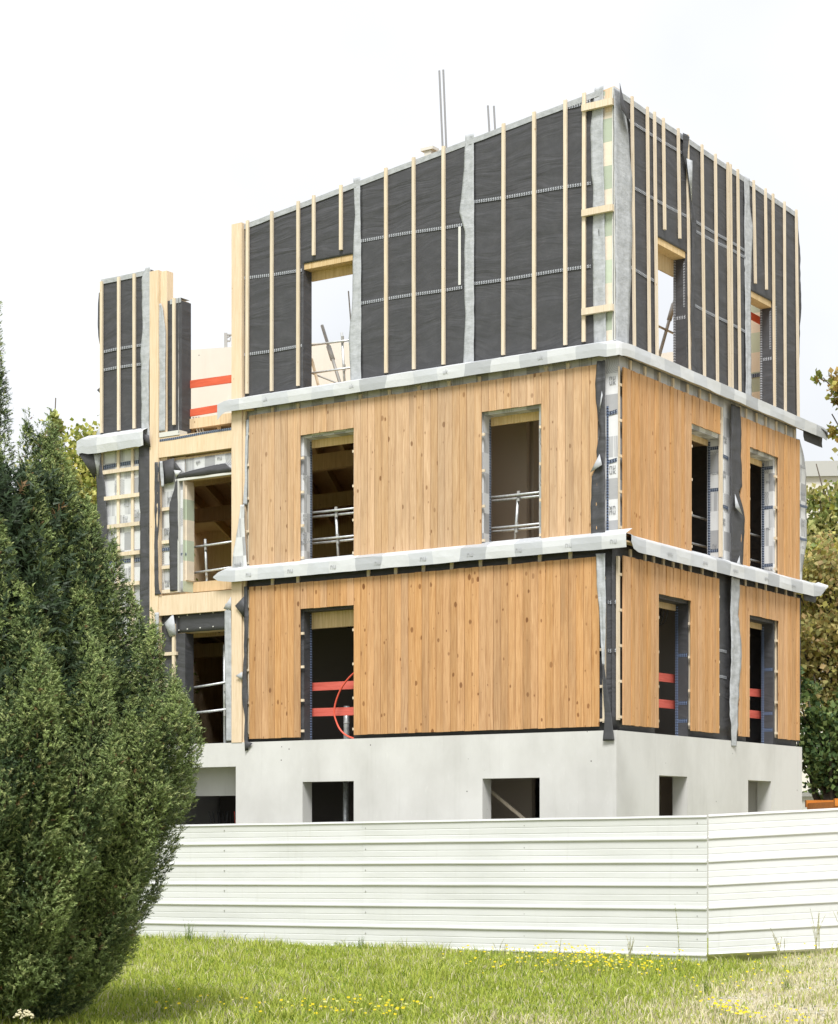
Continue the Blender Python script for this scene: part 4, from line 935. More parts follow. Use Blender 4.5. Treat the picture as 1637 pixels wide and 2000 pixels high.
def cables(label, P, u, o, z, n, drop, seed):
    r_ = random.Random(seed); A = Vector(bw(P, u, o, z)); t = empty('cable_bundle', A, -TH, label, 'cables')
    for i in range(n):
        x0 = r_.uniform(-.35, .35); w_ = r_.uniform(.1, .5); d = r_.uniform(.5, 1)*drop; p = []
        for k in range(13):
            f = k/12; p.append((x0+w_*(f-.5)+.03*math.sin(f*9+i), r_.uniform(-.01, .01)+.03*i, -d*math.sin(math.pi*f)))
        MB().tube(p, .009, 5).obj('cable', M['cable'] if i % 3 else M['hose'] if i == 3 else M['cable'], t, True)
cables('loops of black cable hanging in the wide basement opening', PL, 8.5, -.9, -1.2, 8, .75, 1)
cables('loops of black cable hanging under the ceiling behind the hose window', PL, 5.9, -1.2, 2.5, 7, .6, 2)
cables('cables hanging under the ceiling of the ground storey bay', PL, 8.6, -1.0, 2.45, 6, .5, 3)
cables('cables hanging in the ground storey side window nearest the corner', PR, 2.4, -.8, 2.35, 6, .6, 4)
# bars rising above the roof line
for lab, a, b in (('tallest thin bar above the roof, leaning slightly left', (4.14, -1.5, 9.0), (4.285, -1.5, 11.68)), ('thin bar close beside the tallest bar above the roof', (4.12, -1.55, 9.0), (4.235, -1.55, 11.70)),
                  ('short thin bar above the roof, left one of the pair nearer the corner', (3.1, -1.5, 9.0), (3.29, -1.5, 10.87)), ('short thin bar above the roof, right one of the pair nearer the corner', (3.05, -1.55, 9.0), (3.20, -1.55, 10.86))):
    A = (a[0], a[1], 5.95)
    stick('steel_bar', lab, 'bar', PL, (a[0]-.15, a[1], 5.95), b, .017, 'cable_grey', 'thin bars above the roof')
t = empty('mast_head', bw(PL, 4.55, -1.6, 5.95), -TH, 'pale block just showing over the raking roof edge', 'post')
MB().box(PW, -.07, .07, -.07, .07, 0, 4.40).obj('post', M['core'], t); MB().box(PW, -.13, .13, -.1, .1, 4.401, 4.45).obj('cap', M['core'], t)
# clamp post on the core wall
cx, cy = cw[6]; A = Bm @ Vector((cx-.35, cy+.12, 7.72))
t = empty('clamp_post', A, 0, 'grey clamp post standing on the curved concrete wall', 'post')
MB().box(PW, -.03, .03, -.03, .03, -.12, .45).obj('post', M['galv_dull'], t)
MB().box(PW, .031, .14, -.02, .02, .40, .43).obj('arm', M['galv_dull'], t)
MB().tube([(.03, 0, .36), (.16, 0, .44)], .014, 6).obj('lever', M['galv_dull'], t)
MB().box(PW, .031, .09, -.02, .02, .28, .31).obj('jaw', M['galv_dull'], t); MB().box(PW, .08, .1, -.02, .02, .31, .36).obj('jaw', M['galv_dull'], t)
# white cable tray leaning on the bay floor
A = Vector(bw(PL, 8.78, -.36, 5.62)); t = empty('cable_tray', A, -TH, 'white plastic trunking leaning beside the dark pier in the roofless bay', 'trunking')
for k in range(3): MB().tube([(.02+.05*k, .02*k, 0), (-.12+.05*k, .02*k, .36)], .014, 6).obj('strip', M['pvc'], t)

# ------------------------------------------------------------------ corrugated fence
JX, JY = 4.04, 28.2; FD = Vector((-.8386, .5453, 0)); PITCH = .327; SHEET = 5.85
def fence_profile(zbot, ztop):
    """(out, z) from the top down: flats with shallow grooves and a rounded rib every pitch"""
    p = [(.0, ztop), (.0, ztop-.012), (.018, ztop-.012), (.022, ztop-.03), (.004, ztop-.034)]
    z = ztop-.034
    while z > zbot:
        base = z
        for f, o in ((.30, .0), (.315, -.004), (.335, -.004), (.35, .0), (.58, .0), (.595, -.004), (.615, -.004), (.63, .0), (.80, .002), (.85, .017), (.875, .025), (.93, .025), (.968, .007), (.99, .0)):
            zz = base-f*PITCH
            if zz > zbot: p.append((o, zz))
        z = base-PITCH
    p.append((0, zbot)); return p
def fence_sheet(A, d, length, prof, rise, parent, lap):
    mb = MB(); n = 26; nrm = Vector((d.y, -d.x, 0)); nrm = nrm if nrm.y < 0 else -nrm; k = len(prof)
    for i in range(n+1):
        s = length*i/n; b = .012*mnoise.noise((s*.5+A.x, 3, 1))+lap
        for (o, z) in prof:
            wob = .010*mnoise.noise((s*.9+A.x*3, z*1.7, 5))
            p = A+d*s+nrm*(o+b+wob); mb.v.append((p.x-parent.location.x, p.y-parent.location.y, p.z+z+rise*s-parent.location.z+.003*mnoise.noise((s, z*3, 2))))
    for i in range(n):
        for j in range(k-1): mb.face((i*k+j, i*k+j+1, (i+1)*k+j+1, (i+1)*k+j), [(length*i/n, prof[j][1])]*4)
    o = mb.obj('metal_sheet', M['sheet'], parent, False, recalc=True)
    thicken(o, .0015, 0); return o
ZT = 1.75+.284
F = empty('corrugated_fence', (JX, JY, 0), 0, 'white ribbed sheet metal site fence running away from the bend towards the yew', 'fence')
G = empty('corrugated_fence', (JX+.01, JY-.005, 0), 0, 'white ribbed sheet metal site fence climbing gently right of the bend', 'fence')
pf = fence_profile(-.13, ZT-0.0); pg = fence_profile(.08, ZT+.008)
for i in range(3):
    A = Vector((JX, JY, 0))+FD*(i*SHEET-(.1 if i else 0))
    fence_sheet(Vector((A.x, A.y, -.0111*i*SHEET)), FD, SHEET+.0, pf, -.0111, F, .012 if i % 2 == 0 else 0)
for i in range(2): fence_sheet(Vector((JX+.012+i*(SHEET-.1), JY-.01, .052*i*(SHEET-.1))), Vector((1, .01, 0)), SHEET, pg, .052, G, .004 if i % 2 else 0)
def fpost(par, x, y, zt):
    MB().box(PW, x-.04, x+.04, y+.05, y+.13, -.5, zt).obj('fence_post', M['galv_dull'], par)
for s in (.15, 2.95, 5.8, 8.6, 11.5, 14.4, 17.3):
    p = FD*s; fpost(F, p.x+.03, p.y+.04, ZT-.02-.0111*s)
    for k in range(6):
        z = ZT-.034-.0111*s-PITCH*(k+.22); q = FD*s+Vector((-.5453, -.8386, 0))*.008
        if s < 12: MB().tube([(q.x, q.y, z), (q.x-.5453*.012, q.y-.8386*.012, z)], .009, 6).obj('screw', M['galv_dull'], F)
for s in (2.9, 5.8, 8.6, 11.4): fpost(G, s, .03, ZT+.052*s-.03)

# ------------------------------------------------------------------ vegetation
def needle_tree():
    T = empty('yew_tree', (-4.06, 18.6, 0), 0, 'large dense dark green upright yew at the left edge in front of the fence', 'tree')
    r_ = np.random.RandomState(3)
    # outline of the crown: radius by height low down, tip height by radius above
    lowz = [0, .1, .45, .95, 1.45, 1.9, 2.4, 2.85]; lowr = [.20, .34, .55, .68, .80, .89, .96, 1.0]
    tipr = [0, .19, .26, .33, .47, .71, .82, .9, 1.04, 1.25, 1.51, 1.63, 1.91, 2.05]; tipz = [7.3, 6.75, 6.1, 5.5, 5.45, 5.5, 5.2, 5.0, 4.8, 4.4, 4.0, 3.7, 3.15, 2.7]
    lead = []
    for rt0, cnt in ((1.85, 23), (1.62, 20), (1.36, 17), (1.08, 14), (.78, 10), (.5, 6), (.2, 3)):
        for k in range(cnt):
            a = (k+r_.uniform(-.28, .28))*2*math.pi/cnt+rt0*3; rt = rt0+r_.uniform(-.10, .07)
            if math.sin(a) > .3 and k % 2: continue
            drop = (r_.uniform(.1, .45) if k % 3 else r_.uniform(.4, .9))+(.1 if rt > .4 else 0)
            lead.append((rt*math.cos(a), rt*math.sin(a), max(.9, float(np.interp(rt, tipr, tipz))-drop), .17+.10*r_.uniform() if rt > .4 else .10, rt))
    for x, z in ((.30, 6.0), (.19, 6.75), (.71, 5.62), (.60, 5.5), (.88, 5.15), (1.04, 4.9), (1.25, 4.5), (1.5, 4.05), (1.63, 3.75), (1.86, 3.25), (.47, 5.6), (1.95, 2.9)): lead.append(((x if x > .4 else x*.7)*.96, -.12*x, z-(.1 if x > .4 else 0), .17 if x > .4 else .09, x))
    C = []; D = []; S = []; K = []
    tr = MB()
    for li, (tx, ty, tz, g, rt) in enumerate(lead):
        ca, sa = tx/max(rt, .01), ty/max(rt, .01); ph = r_.uniform(0, 9)
        def path(f):
            z = .10+(tz-.10)*f; rr = rt*float(np.interp(z, lowz, lowr)) if rt > .35 else rt*(.5+.5*f)
            rr *= 1+.05*math.sin(z*2.3+ph)
            return np.array([ca*rr-sa*.08*math.sin(z*1.7+ph), sa*rr+ca*.08*math.sin(z*1.7+ph), z])
        if li % 4 == 0: tr.tube([tuple(path(f)) for f in np.linspace(.05, .85, 9)], [.018*(1-.8*f)+.004 for f in np.linspace(0, 1, 9)], 5)
        n = int(1750*tz*(g/.25))
        for _ in range(n):
            f = r_.uniform(0, 1.0)
            z = .10+(tz-.10)*f
            if rt < 1.25 and z < tz-2.4: continue
            a = r_.uniform(0, 2*math.pi); od = np.array([math.cos(a), math.sin(a), 0.])
            if od[1] > .45 or od[0]*ca+od[1]*sa < -.55: continue
            p = path(f); prof = (min(1, (1-f)*tz/.95)**.7)
            lump = 1+.16*math.sin(z*11+ph+a*1.5)+.85*mnoise.noise((math.cos(a)*1.1+li*3, math.sin(a)*1.1, z*2.1))
            rr = g*prof*lump*(.80+.25*r_.uniform())
            c = p+od*rr; c[2] += r_.normal(0, .02)
            if c[2] < .03: continue
            d = np.array([0, 0, 1.])*r_.uniform(.2, .9)+od*r_.uniform(.5, 1.0)+r_.normal(0, .3, 3); d /= np.linalg.norm(d)
            C.append(c); D.append(d); S.append(r_.uniform(.04, .075)); K.append(.45+.5*mnoise.noise((c[0]*2.3, c[1]*2.3, c[2]*1.5+li*.6))+.5*(lump-1))  # lump term paints shade: plume hollows darker, bulges lighter
        for q in range(16):   # the slender leading shoot
            p = path(1.0)+np.array([r_.normal(0, .014), r_.normal(0, .014), -.12+q*.017])
            C.append(p); D.append(np.array([r_.normal(0, .5), r_.normal(0, .5), .8])); S.append(.05); K.append(.6)
    for _ in range(11000):   # inner sprays deep in the crown, tinted darker to paint its shade
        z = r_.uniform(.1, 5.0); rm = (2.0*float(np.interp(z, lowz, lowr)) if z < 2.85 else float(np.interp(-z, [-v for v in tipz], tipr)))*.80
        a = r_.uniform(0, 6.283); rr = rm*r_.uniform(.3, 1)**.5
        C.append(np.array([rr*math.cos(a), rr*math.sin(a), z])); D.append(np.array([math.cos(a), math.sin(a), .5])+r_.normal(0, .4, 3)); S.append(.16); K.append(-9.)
    C = np.array(C); D = np.array(D); D /= np.linalg.norm(D, axis=1, keepdims=True); S = np.array(S); K = np.array(K)
    nT = len(C); nn = 9
    ref = np.where(np.abs(D[:, 2:3]) < .9, np.array([[0, 0, 1.]]), np.array([[1., 0, 0]]))
    A = np.cross(ref, D); A /= np.linalg.norm(A, axis=1, keepdims=True); Bv = np.cross(D, A)
    V = np.zeros((nT, nn, 3, 3)); tint = np.zeros((nT, nn, 3, 3))
    hue = r_.uniform(0, 1, nT)
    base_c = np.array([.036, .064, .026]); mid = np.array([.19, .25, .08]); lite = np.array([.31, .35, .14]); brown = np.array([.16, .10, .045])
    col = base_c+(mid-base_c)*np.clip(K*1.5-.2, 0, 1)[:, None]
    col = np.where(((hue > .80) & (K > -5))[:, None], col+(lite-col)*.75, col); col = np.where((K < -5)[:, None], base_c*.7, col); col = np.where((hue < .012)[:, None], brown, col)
    for k in range(nn):
        f = k/(nn-1); ang = k*2.4+r_.uniform(0, 6.28, nT)
        rad = A*np.cos(ang)[:, None]+Bv*np.sin(ang)[:, None]
        b = C+D*(S*f)[:, None]
        nl = (.024+.018*r_.uniform(0, 1, nT))*(1-.3*f)*np.where(S > .15, 3., 1.)
        dirn = rad*.9+D*(.45+.5*f); dirn /= np.linalg.norm(dirn, axis=1, keepdims=True)
        sd = np.cross(dirn, rad+D*.3); sd /= (np.linalg.norm(sd, axis=1, keepdims=True)+1e-9)
        wd = np.where(S > .15, .014, .0052)[:, None]
        V[:, k, 0] = b-sd*wd; V[:, k, 1] = b+sd*wd; V[:, k, 2] = b+dirn*nl[:, None]
        cc = col*(.8+.4*r_.uniform(0, 1, nT))[:, None]*(0.85+.35*f)
        for q in range(3): tint[:, k, q] = cc
    V = V.reshape(-1, 3); Fc = np.arange(len(V)).reshape(-1, 3)
    me = np_mesh('foliage', V, Fc, [tinted('yew_needles', .55, .15, .3)], tint.reshape(-1, 3))
    link('foliage', me, T)
    tr.tube([(0, 0, -.1), (0, 0, .5), (-.1, 0, 2.2), (0, 0, 5)], [.24, .2, .14, .05], 10)
    tr.obj('trunk', mat('yew_bark', (.09, .06, .04), .9), T, True)
    print('yew tris', len(Fc))
needle_tree()

LEAFM = tinted('leaf_tissue', .55, .42, .3); BARK = mat('grey_bark', (.085, .07, .055), .9)
def leaf_tree(label, base, trunk, blobs, nleaf, size, cols, seed, group=None, lean=(0, 0), name='leafy_tree', limbs=True, droop=.3):
    """trunk with limbs to every crown clump; leaves folded along the midrib, sparse at clump edges"""
    r_ = np.random.RandomState(seed); T = empty(name, base, 0, label, 'tree', group); th, tr0 = trunk
    mb = MB(); top = np.array([lean[0], lean[1], th])
    mb.tube([(0, 0, -.3), (lean[0]*.3, lean[1]*.3, th*.4), tuple(top)], [tr0*1.2, tr0*.85, tr0*.55], 9)
    P = []; wts = np.array([b[3]**2*b[4] for b in blobs]); wts = wts/wts.sum()
    Vs = []; Cs = []
    for (bx, by, bz, rh, rv), wt in zip(blobs, wts):
        c = np.array([bx, by, bz])
        for q in range(3):
            e = c+r_.normal(0, .35, 3)*np.array([rh, rh, rv]); s = top*r_.uniform(.55, 1.0); m_ = (s+e)/2+r_.normal(0, .15, 3)+np.array([0, 0, .1*rv])
            mb.tube([tuple(s), tuple(m_), tuple(e)], [tr0*.3, tr0*.17, .012], 6)
        n = int(nleaf*wt); k = max(6, int(n/26))
        # twig clusters inside the clump, leaves round each twig
        tw = r_.normal(0, 1, (k, 3)); tw /= np.linalg.norm(tw, axis=1, keepdims=True); tw *= r_.uniform(.35, 1.08, (k, 1))**.6
        tc_ = c+tw*np.array([rh, rh, rv])
        for t in tc_[::6]: mb.tube([tuple(c*.7+t*.3+r_.normal(0, .05, 3)), tuple(t)], [.014, .006], 4, caps=False)
        P.append((np.repeat(tc_, 26, 0)+r_.normal(0, .17, (k*26, 3))*np.array([1, 1, .8])*min(1.2, rh)))
        Cs.append(np.repeat(r_.uniform(0, 1, k), 26))
    P = np.concatenate(P); cl = np.concatenate(Cs); n = len(P)
    d = r_.normal(0, 1, (n, 3)); d[:, 2] -= droop; d /= np.linalg.norm(d, axis=1, keepdims=True)
    s = np.cross(d, r_.normal(0, 1, (n, 3))); s /= np.linalg.norm(s, axis=1, keepdims=True); nr = np.cross(d, s)
    L_ = size*r_.uniform(.6, 1.25, n)[:, None]; W = L_*.42
    V = np.stack([P, P+d*L_*.45+s*W+nr*W*.35, P+d*L_, P+d*L_*.45-s*W+nr*W*.35], 1).reshape(-1, 3)
    i = np.arange(n)*4; Fc = np.concatenate([np.stack([i, i+1, i+2], 1), np.stack([i, i+2, i+3], 1)])
    cols = np.array(cols); ci = np.clip((cl*.6+r_.uniform(0, .55, n)-.05)*len(cols), 0, len(cols)-1).astype(int)
    col = cols[ci]*r_.uniform(.75, 1.25, (n, 1))
    link('crown', np_mesh('crown', V, Fc, [LEAFM], np.repeat(col, 4, 0)), T)
    mb.obj('trunk', BARK, T, True); return T
YG = [(.24, .28, .05), (.36, .38, .085), (.46, .45, .13), (.18, .22, .045), (.40, .35, .10)]
OL = [(.28, .34, .11), (.38, .43, .15), (.45, .46, .17), (.18, .23, .07), (.50, .46, .19)]
AU = [(.56, .46, .18), (.62, .54, .24), (.46, .44, .17), (.32, .32, .12), (.56, .41, .20), (.58, .54, .16)]
DG = [(.08, .14, .05), (.14, .21, .065), (.21, .27, .09), (.06, .11, .04)]
leaf_tree('sunlit yellow green tree between the yew and the building wing', (-8.3, 49, 0), (6, .22), [(0, 0, 10.2, 1.2, 1.4), (.5, 0, 11.2, .6, .7), (1.2, -.2, 8.2, 1.2, 1.5), (-.9, 0, 8.4, 1.5, 1.6), (1.3, .2, 10.4, .6, .9), (1.6, 0, 6.2, 1.2, 1.5), (.1, -.6, 9.2, 1.0, 1.2), (.4, .2, 10.6, .8, .7), (.1, -.3, 6.4, 1.5, 1.6)], 26000, .13, YG, 1, 'trees behind the building')
leaf_tree('thin leafy sapling whose top pokes above the yew', (-7.4, 40, 0), (8.2, .06), [(.06, 0, 9.5, .22, .5), (-.1, 0, 8.8, .4, .5), (.45, 0, 8.9, .3, .4), (.22, 0, 10.05, .12, .35), (.6, .1, 8.0, .4, .5)], 1500, .13, OL, 2, 'trees behind the building')
leaf_tree('green maple standing behind the right end of the building', (10.25, 46, 0), (6, .24), [(-1.4, 0, 8.1, .8, 1.1), (-1.2, 0, 7.0, .9, 1.1), (-.6, 0, 8.6, 1.0, 1.2), (.5, 0, 8.6, 1.4, 1.3), (-.5, -.4, 7.4, 1.6, 1.1), (-1.1, 0, 9.7, .4, .9), (0.1, 0, 10.3, .8, .9), (1.2, 0, 7.2, 1.5, 1.4)], 17000, .15, OL+[(.30, .29, .05)], 3, 'trees behind the building')
leaf_tree('ochre autumn tree with leaning trunk beside the concrete corner', (8.55, 42.5, 0), (4.2, .26), [(-.2, 0, 4.8, .7, .9), (-.25, 0, 6.3, 1.0, 1.1), (.7, 0, 6.8, 1.2, 1.1), (.3, 0, 5.2, 1.2, 1.0), (1.5, .2, 5.8, 1.2, 1.3), (.1, -.2, 7.5, .7, .6), (1.2, 0, 4.2, .9, .8)], 15000, .13, AU, 4, 'trees behind the building', (.25, 0))
leaf_tree('dark green ivy clad tree low behind the fence at the right edge', (8.55, 41, 0), (2.6, .2), [(-.3, 0, 3.5, .6, .9), (.3, 0, 3.3, .8, .8), (-.75, 0, 4.2, .35, 1.0), (.8, 0, 4.2, .8, .9)], 8000, .12, DG, 5, 'trees behind the building', (-.2, 0))
leaf_tree('bronze tinted tree beyond the right edge reaching a leafy branch into the sky', (9.95, 39, 0), (9, .2), [(-1.95, 0, 10.65, .35, .45), (-1.75, 0, 10.2, .35, .35), (-1.7, 0, 9.7, .3, .3), (-1.2, 0, 10.8, .6, .6), (-.3, 0, 11, 1.1, 1.1), (.6, 0, 10, 1.3, 1.3), (1.2, 0, 8.4, 1.2, 1.2)], 4200, .13, [(.32, .34, .08), (.45, .40, .10), (.46, .32, .10), (.24, .27, .07)], 6, 'trees behind the building')
# hanging bare twigs of the autumn tree
# ------------------------------------------------------------------ background buildings, skip
Hb = empty('pale_building', (21.5, 66, 0), R(-4), 'pale flat roofed building behind the trees at the right edge', 'building')
MB().box(PW, -10, 12, 0, 12, -.2, 13.6).obj('wall', M['render'], Hb); MB().box(PW, -10.15, 12.15, -.15, 12.15, 13.603, 14.1).obj('roof_coping', M['coping'], Hb)
for i in range(5):
    for k in range(3):
        if i == 0 and k == 2: continue
        wn = MB().box(PW, -7.4+i*4, -6+i*4, -.04, .05, 2+k*3.9, 3.9+k*3.9).obj('window', M['glass'], Hb)
        MB().box(PW, -7.5+i*4, -5.9+i*4, -.08, .05, 1.88+k*3.9, 1.995+k*3.9).obj('sill', M['coping'], wn)
Cb = empty('site_cabin', (10.6, 52, 0), R(-6), 'white site cabin glimpsed under the trees behind the fence', 'cabin')
MB().box(PW, -1.6, 4.4, 0, 2.4, .1, 2.75).obj('body', M['cabin'], Cb); MB().box(PW, -1.7, 4.5, -.1, 2.5, 2.753, 2.88).obj('roof', M['coping'], Cb)
MB().box(PW, -1.2, -.3, -.03, .02, .3, 2.3).obj('door', M['coping'], Cb); MB().box(PW, .3, 1.5, -.03, .02, 1.1, 2.1).obj('window', M['glass'], Cb)
Sk = empty('orange_skip', (7.66, 38.6, 0), R(6), 'orange steel skip showing just above the fence at the right edge', 'skip')
mb = MB(); q = [(-.10, .9), (.08, 2.38), (2.7, 2.38), (2.9, .9)]
for y in (-.8, .8):
    for x, z in q: mb.v.append((x, y*(1.05 if z > 1 else .85), z))
mb.face((0, 1, 2, 3)); mb.face((4, 5, 6, 7)); mb.face((0, 1, 5, 4)); mb.face((2, 3, 7, 6)); mb.face((0, 3, 7, 4))
thicken(mb.obj('body', M['orange'], Sk), .05, 1)
MB().box(PW, .02, 2.76, -.95, -.86, 2.30, 2.44).obj('rim', M['orange'], Sk); MB().box(PW, .02, 2.76, .86, .95, 2.30, 2.44).obj('rim', M['orange'], Sk)
for x in (.45, 1.4, 2.35): MB().box(PW, x-.05, x+.05, -.94, -.84, .95, 2.29).obj('rib', M['orange'], Sk)
MB().box(PW, .1, 2.7, -.7, .7, 0, .895).obj('stand', M['galv_dull'], Sk)

# ------------------------------------------------------------------ grass, weeds, flowers
GRASS = tinted('grass_blades', .6, .35, .2)
def blades(P, h, lean, wd, col, r_):
    n = len(P); a = r_.uniform(0, 2*math.pi, n); dx, dy = np.cos(a), np.sin(a); b = r_.uniform(0, 2*math.pi, n)
    sx, sy = np.cos(b)*wd, np.sin(b)*wd; l1 = lean*h
    V = np.zeros((n, 5, 3)); z0 = np.zeros(n)
    V[:, 0] = P+np.stack([sx, sy, z0-.01], 1); V[:, 1] = P-np.stack([sx, sy, z0+.01], 1)
    mid = P+np.stack([dx*l1*.35, dy*l1*.35, h*.6], 1)
    V[:, 2] = mid+np.stack([sx*.7, sy*.7, z0], 1); V[:, 3] = mid-np.stack([sx*.7, sy*.7, z0], 1)
    V[:, 4] = P+np.stack([dx*l1, dy*l1, h*(1-.25*lean)], 1)
    i = np.arange(n)*5; Fc = np.concatenate([np.stack([i, i+1, i+3], 1), np.stack([i, i+3, i+2], 1), np.stack([i+2, i+3, i+4], 1)])
    return V.reshape(-1, 3), Fc, np.repeat(col, 5, 0)
def behind_fence(x, y):
    fy = np.where(x < JX, JY+(JX-x)*.6503, JY)
    return y > fy-.02
def grass():
    r_ = np.random.RandomState(8)
    n = 330000; y = 16.3+17.9*r_.uniform(0, 1, n)**1.25; x = r_.uniform(-1, 1, n)*(.245*y+.8)
    ok = ~behind_fence(x, y); x, y = x[ok], y[ok]; d = dry(x, y)
    pat = .5+.5*np.sin(x*2.3+np.sin(y*1.9)*1.7)*np.sin(y*2.1+x*.7+1); pat2 = .5+.5*np.sin(x*7.1+y*3.3)*np.sin(y*6.3-x*2.1)
    ok = r_.uniform(0, 1, len(x)) > d*.62; x, y, d, pat, pat2 = x[ok], y[ok], d[ok], pat[ok], pat2[ok]
    n = len(x); P = np.stack([x, y, gz(x, y)], 1)
    fy = np.where(x < JX, JY+(JX-x)*.6503, JY); edge = np.clip(1-(fy-y)/.5, 0, 1)
    h = (.045+.11*r_.uniform(0, 1, n)**2.5)*(.5+1.1*pat*pat2+.35*pat)*(1-.4*d)+edge*.06*r_.uniform(0, 1, n)**2
    green = np.array([.26, .34, .04]); lime = np.array([.45, .49, .10]); straw = np.array([.60, .55, .37]); deep = np.array([.13, .21, .022])
    mixv = r_.uniform(0, 1, n); col = green+(lime-green)*(mixv*.6+.4*pat)[:, None]
    col = np.where((r_.uniform(0, 1, n) < .16)[:, None], deep, col)
    st = r_.uniform(0, 1, n) < (.16*pat2+.70*d); col = np.where(st[:, None], straw*r_.uniform(.7, 1.15, (n, 1)), col)
    V, Fc, C = blades(P, h, r_.uniform(.2, 1.1, n), .0045+.002*r_.uniform(0, 1, n), col, r_)
    o = link('grass', np_mesh('grass', V, Fc, [GRASS], C)); tag(o, 'short meadow grass in front of the fence, drying towards the right', 'grass', kind='stuff')
    print('grass tris', len(Fc))
    # stones on the dry patch
    n = 5200; y = 16.5+8*r_.uniform(0, 1, n); x = r_.uniform(-1, 1, n)*(.24*y+.5); ok = (dry(x, y) > .55) & ~behind_fence(x, y); x, y = x[ok], y[ok]; n = len(x)
    base = np.array([(1, 0, 0), (-1, 0, 0), (0, 1, 0), (0, -1, 0), (0, 0, .6), (0, 0, -.5)]); fc = np.array([(0, 2, 4), (2, 1, 4), (1, 3, 4), (3, 0, 4), (2, 0, 5), (1, 2, 5), (3, 1, 5), (0, 3, 5)])
    sz = .008+.03*r_.uniform(0, 1, n)**4; V = (base[None]*sz[:, None, None]*r_.uniform(.6, 1.3, (n, 6, 1)))+np.stack([x, y, gz(x, y)+.004], 1)[:, None]
    Fc = (fc[None]+(np.arange(n)*6)[:, None, None]).reshape(-1, 3)
    o = link('gravel', np_mesh('gravel', V.reshape(-1, 3), Fc, [tinted('stone', .9)], np.repeat(np.array([.46, .44, .40])*r_.uniform(.6, 1.2, (n, 1)), 6, 0))); tag(o, 'pale pebbles on the dry ground at the right', 'gravel', kind='stuff')
grass()
def wildflowers():
    r_ = np.random.RandomState(9); V = []; Fc = []; C = []
    def add(v, f, c):
        b = len(V); V.extend(v); Fc.extend([tuple(b+i for i in t) for t in f]); C.extend([c]*len(v))
    spots = [(2.1, 25.6, .4, 95), (1.55, 26.2, .3, 45), (2.55, 25.2, .3, 60), (2.2, 26.4, .3, 50), (3.0, 26.8, .35, 24), (-.75, 19.7, .22, 34), (-.25, 19.5, .2, 26), (-1.6, 19.6, .3, 18), (-2.3, 19.9, .25, 10), (2.98, 19.9, .10, 30), (3.0, 19.2, .12, 30), (3.6, 19.5, .12, 14), (4.6, 24.6, .6, 16), (3.4, 22.5, .5, 14), (1.0, 25.2, .5, 30), (5.0, 26.6, .4, 14)]
    for cx_, cy_, s, k in spots:
        for _ in range(k):
            x, y = r_.normal(cx_, s), r_.normal(cy_, s+.25)
            if bool(behind_fence(np.array(x), np.array(y+.05))): continue
            z = float(gz(x, y)); h = r_.uniform(.08, .32 if cy_ > 25 else .16); dx, dy = r_.normal(0, .03, 2)
            w_ = .003; add([(x-w_, y, z), (x+w_, y, z), (x+dx, y+dy, z+h)], [(0, 1, 2)], (.13, .17, .03))
            rr = r_.uniform(.010, .020); c = (x+dx, y+dy, z+h); yel = (.62, .50, .02) if r_.uniform() < .8 else (.55, .55, .2)
            ring = [(c[0]+rr*math.cos(t), c[1]+rr*math.sin(t)*.8, c[2]+.006*math.sin(t*3)+rr*.5*math.sin(t)) for t in np.linspace(0, 2*math.pi, 7)[:-1]]
            add([c]+ring, [(0, i+1, (i+1) % 6+1) for i in range(6)], yel)
    me = np_mesh('wildflowers', np.array(V), np.array(Fc), [GRASS], np.array(C)); o = link('wildflowers', me)
    tag(o, 'loose drifts of small yellow meadow flowers in the grass', 'flowers', kind='stuff')
wildflowers()
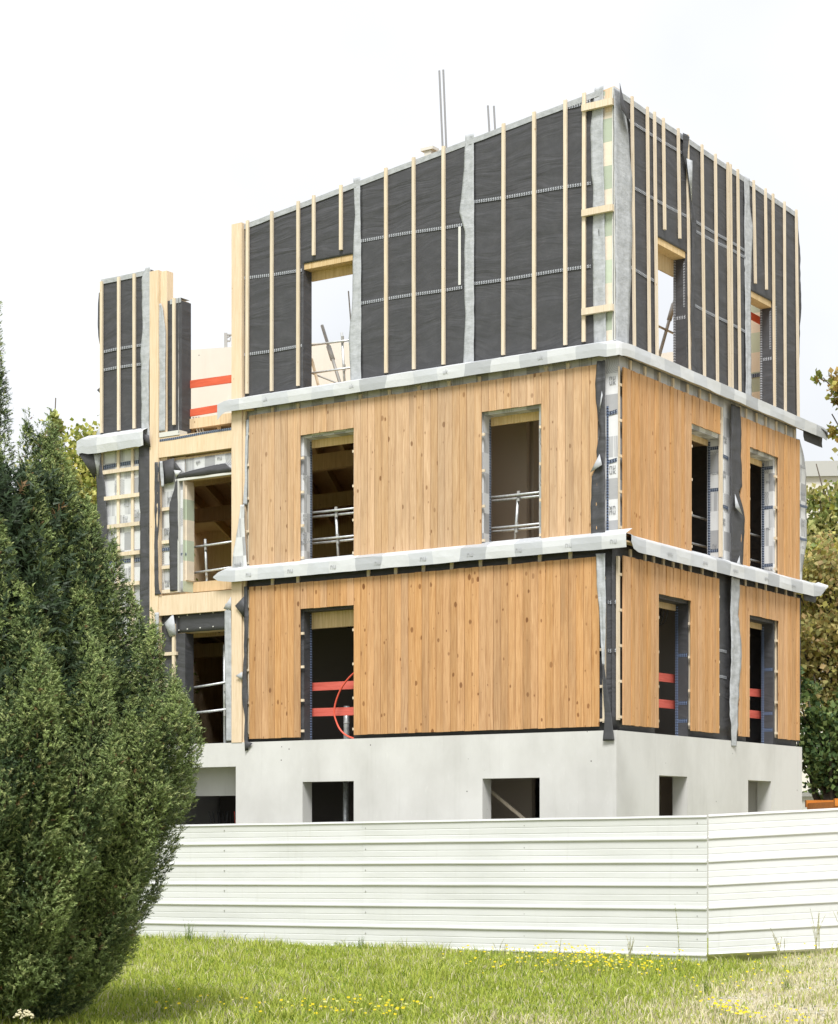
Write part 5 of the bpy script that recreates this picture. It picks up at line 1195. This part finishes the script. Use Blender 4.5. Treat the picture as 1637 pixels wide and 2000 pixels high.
def weed(label, x, y, h, kind, seed, group='tall weeds along the fence'):
    r_ = np.random.RandomState(seed); T = empty('weed', (x, y, float(gz(x, y))), 0, label, 'weed', group); mb = MB(); V = []; Fc = []; C = []
    stems = 1 if kind == 'spike' else 7 if kind == 'seed' else 26
    for s in range(stems):
        hh = h*r_.uniform(.6, 1) if stems > 1 else h; a = r_.uniform(0, 6.28); ln = r_.uniform(.05, .35)*hh*(.3 if kind == 'spike' else 1)
        b0 = np.array([r_.normal(0, .03), r_.normal(0, .03), 0]) if stems > 1 else np.zeros(3)
        pts = [b0+np.array([math.cos(a)*ln*f*f, math.sin(a)*ln*f*f, hh*f]) for f in np.linspace(0, 1, 6)]
        if kind == 'tuft':
            for i in range(5):
                wd = .006*(1-i/5); p, q = pts[i], pts[i+1]; b = len(V); V += [p+[wd, 0, 0], p-[wd, 0, 0], q]; Fc.append((b, b+1, b+2)); C += [np.array([.10, .15, .025])*r_.uniform(.7, 1.3)]*3
            continue
        mb.tube([tuple(p) for p in pts], [.0035]*5+[.0015], 5)
        nl = int(60*hh) if kind == 'spike' else int(22*hh)+6
        for k in range(nl):
            f = r_.uniform(.08, 1) if kind == 'spike' else r_.uniform(.45, 1); i = min(4, int(f*5)); p = pts[i]+(pts[i+1]-pts[i])*(f*5-i)
            a2 = r_.uniform(0, 6.28); l = (.05 if kind == 'spike' else .035)*r_.uniform(.5, 1.2)*(1.2-f*.6); d = np.array([math.cos(a2), math.sin(a2), .5]); sd = np.array([-math.sin(a2), math.cos(a2), 0])*.006
            b = len(V); V += [p-sd, p+sd, p+d*l]; Fc.append((b, b+1, b+2)); C += [(np.array([.22, .27, .09]) if kind == 'spike' else np.array([.48, .44, .28]))*r_.uniform(.7, 1.3)]*3
    if mb.v: mb.obj('stem', mat('weed_stem', (.30, .30, .14), .8), T)
    lv = link('leaves' if kind != 'seed' else 'seed_heads', np_mesh('leaves', np.array(V), np.array(Fc), [GRASS], np.array(C)), T); lv['kind'] = 'stuff'
weed('tall single leafy weed stem against the fence near its bend', 3.58, 27.7, .86, 'spike', 1)
weed('dark grass tuft at the fence foot beside the yew', -3.72, 32.6, .42, 'tuft', 2)
weed('tallest dry seed stalks by the fence at the right edge', 5.45, 27.6, .75, 'seed', 3)
weed('dry seed stalks by the fence left of the tallest stalks', 4.95, 27.7, .48, 'seed', 4)
weed('dry seed stalks by the fence touching the right edge', 5.78, 27.5, .66, 'seed', 5)
weed('sparse brown seed stalks left of the single leafy stem', 2.95, 28.2, .36, 'seed', 6)
weed('bushy yellow topped weed left in the flower drift', 1.95, 28.0, .36, 'spike', 7)
weed('small seed stalk at the fence foot above the flower drift', 1.2, 29.4, .30, 'seed', 8)
weed('low green tuft on the dry ground right of the fence bend', 4.30, 23.5, .16, 'tuft', 9)
weed('green tuft among the dry grass below the fence bend', 3.2, 22.4, .2, 'tuft', 10)
weed('thin grass tuft at the fence foot under the sheet joint', -.9, 31.0, .22, 'tuft', 11)
# pale flower head in front of the yew
T = empty('umbel_flower', (-3.35, 17.0, 0), 0, 'cream umbel flower head at the foot of the yew', 'flower'); mb = MB()
mb.tube([(0, 0, 0), (.02, 0, .12), (.01, 0, .2)], .005, 5)
mb.obj('stem', mat('flower_stem', (.12, .15, .05), .8), T)
r_ = random.Random(4); mb = MB()
for i in range(70):
    a, rr = r_.uniform(0, 6.28), .085*math.sqrt(r_.random()); c = Vector((.01+rr*math.cos(a), rr*math.sin(a)*.8, .22+.05*(1-(rr/.085)**2)+r_.uniform(-.012, .012)))
    b = len(mb.v); s = .011
    for q in ((s, 0, 0), (-s, 0, 0), (0, s, 0), (0, -s, 0), (0, 0, s), (0, 0, -s)): mb.v.append(tuple(c+Vector(q)))
    for f in ((0, 2, 4), (2, 1, 4), (1, 3, 4), (3, 0, 4), (2, 0, 5), (1, 2, 5), (3, 1, 5), (0, 3, 5)): mb.face([b+k for k in f])
mb.obj('flower_head', mat('cream_petals', (.50, .46, .30), .8), T)
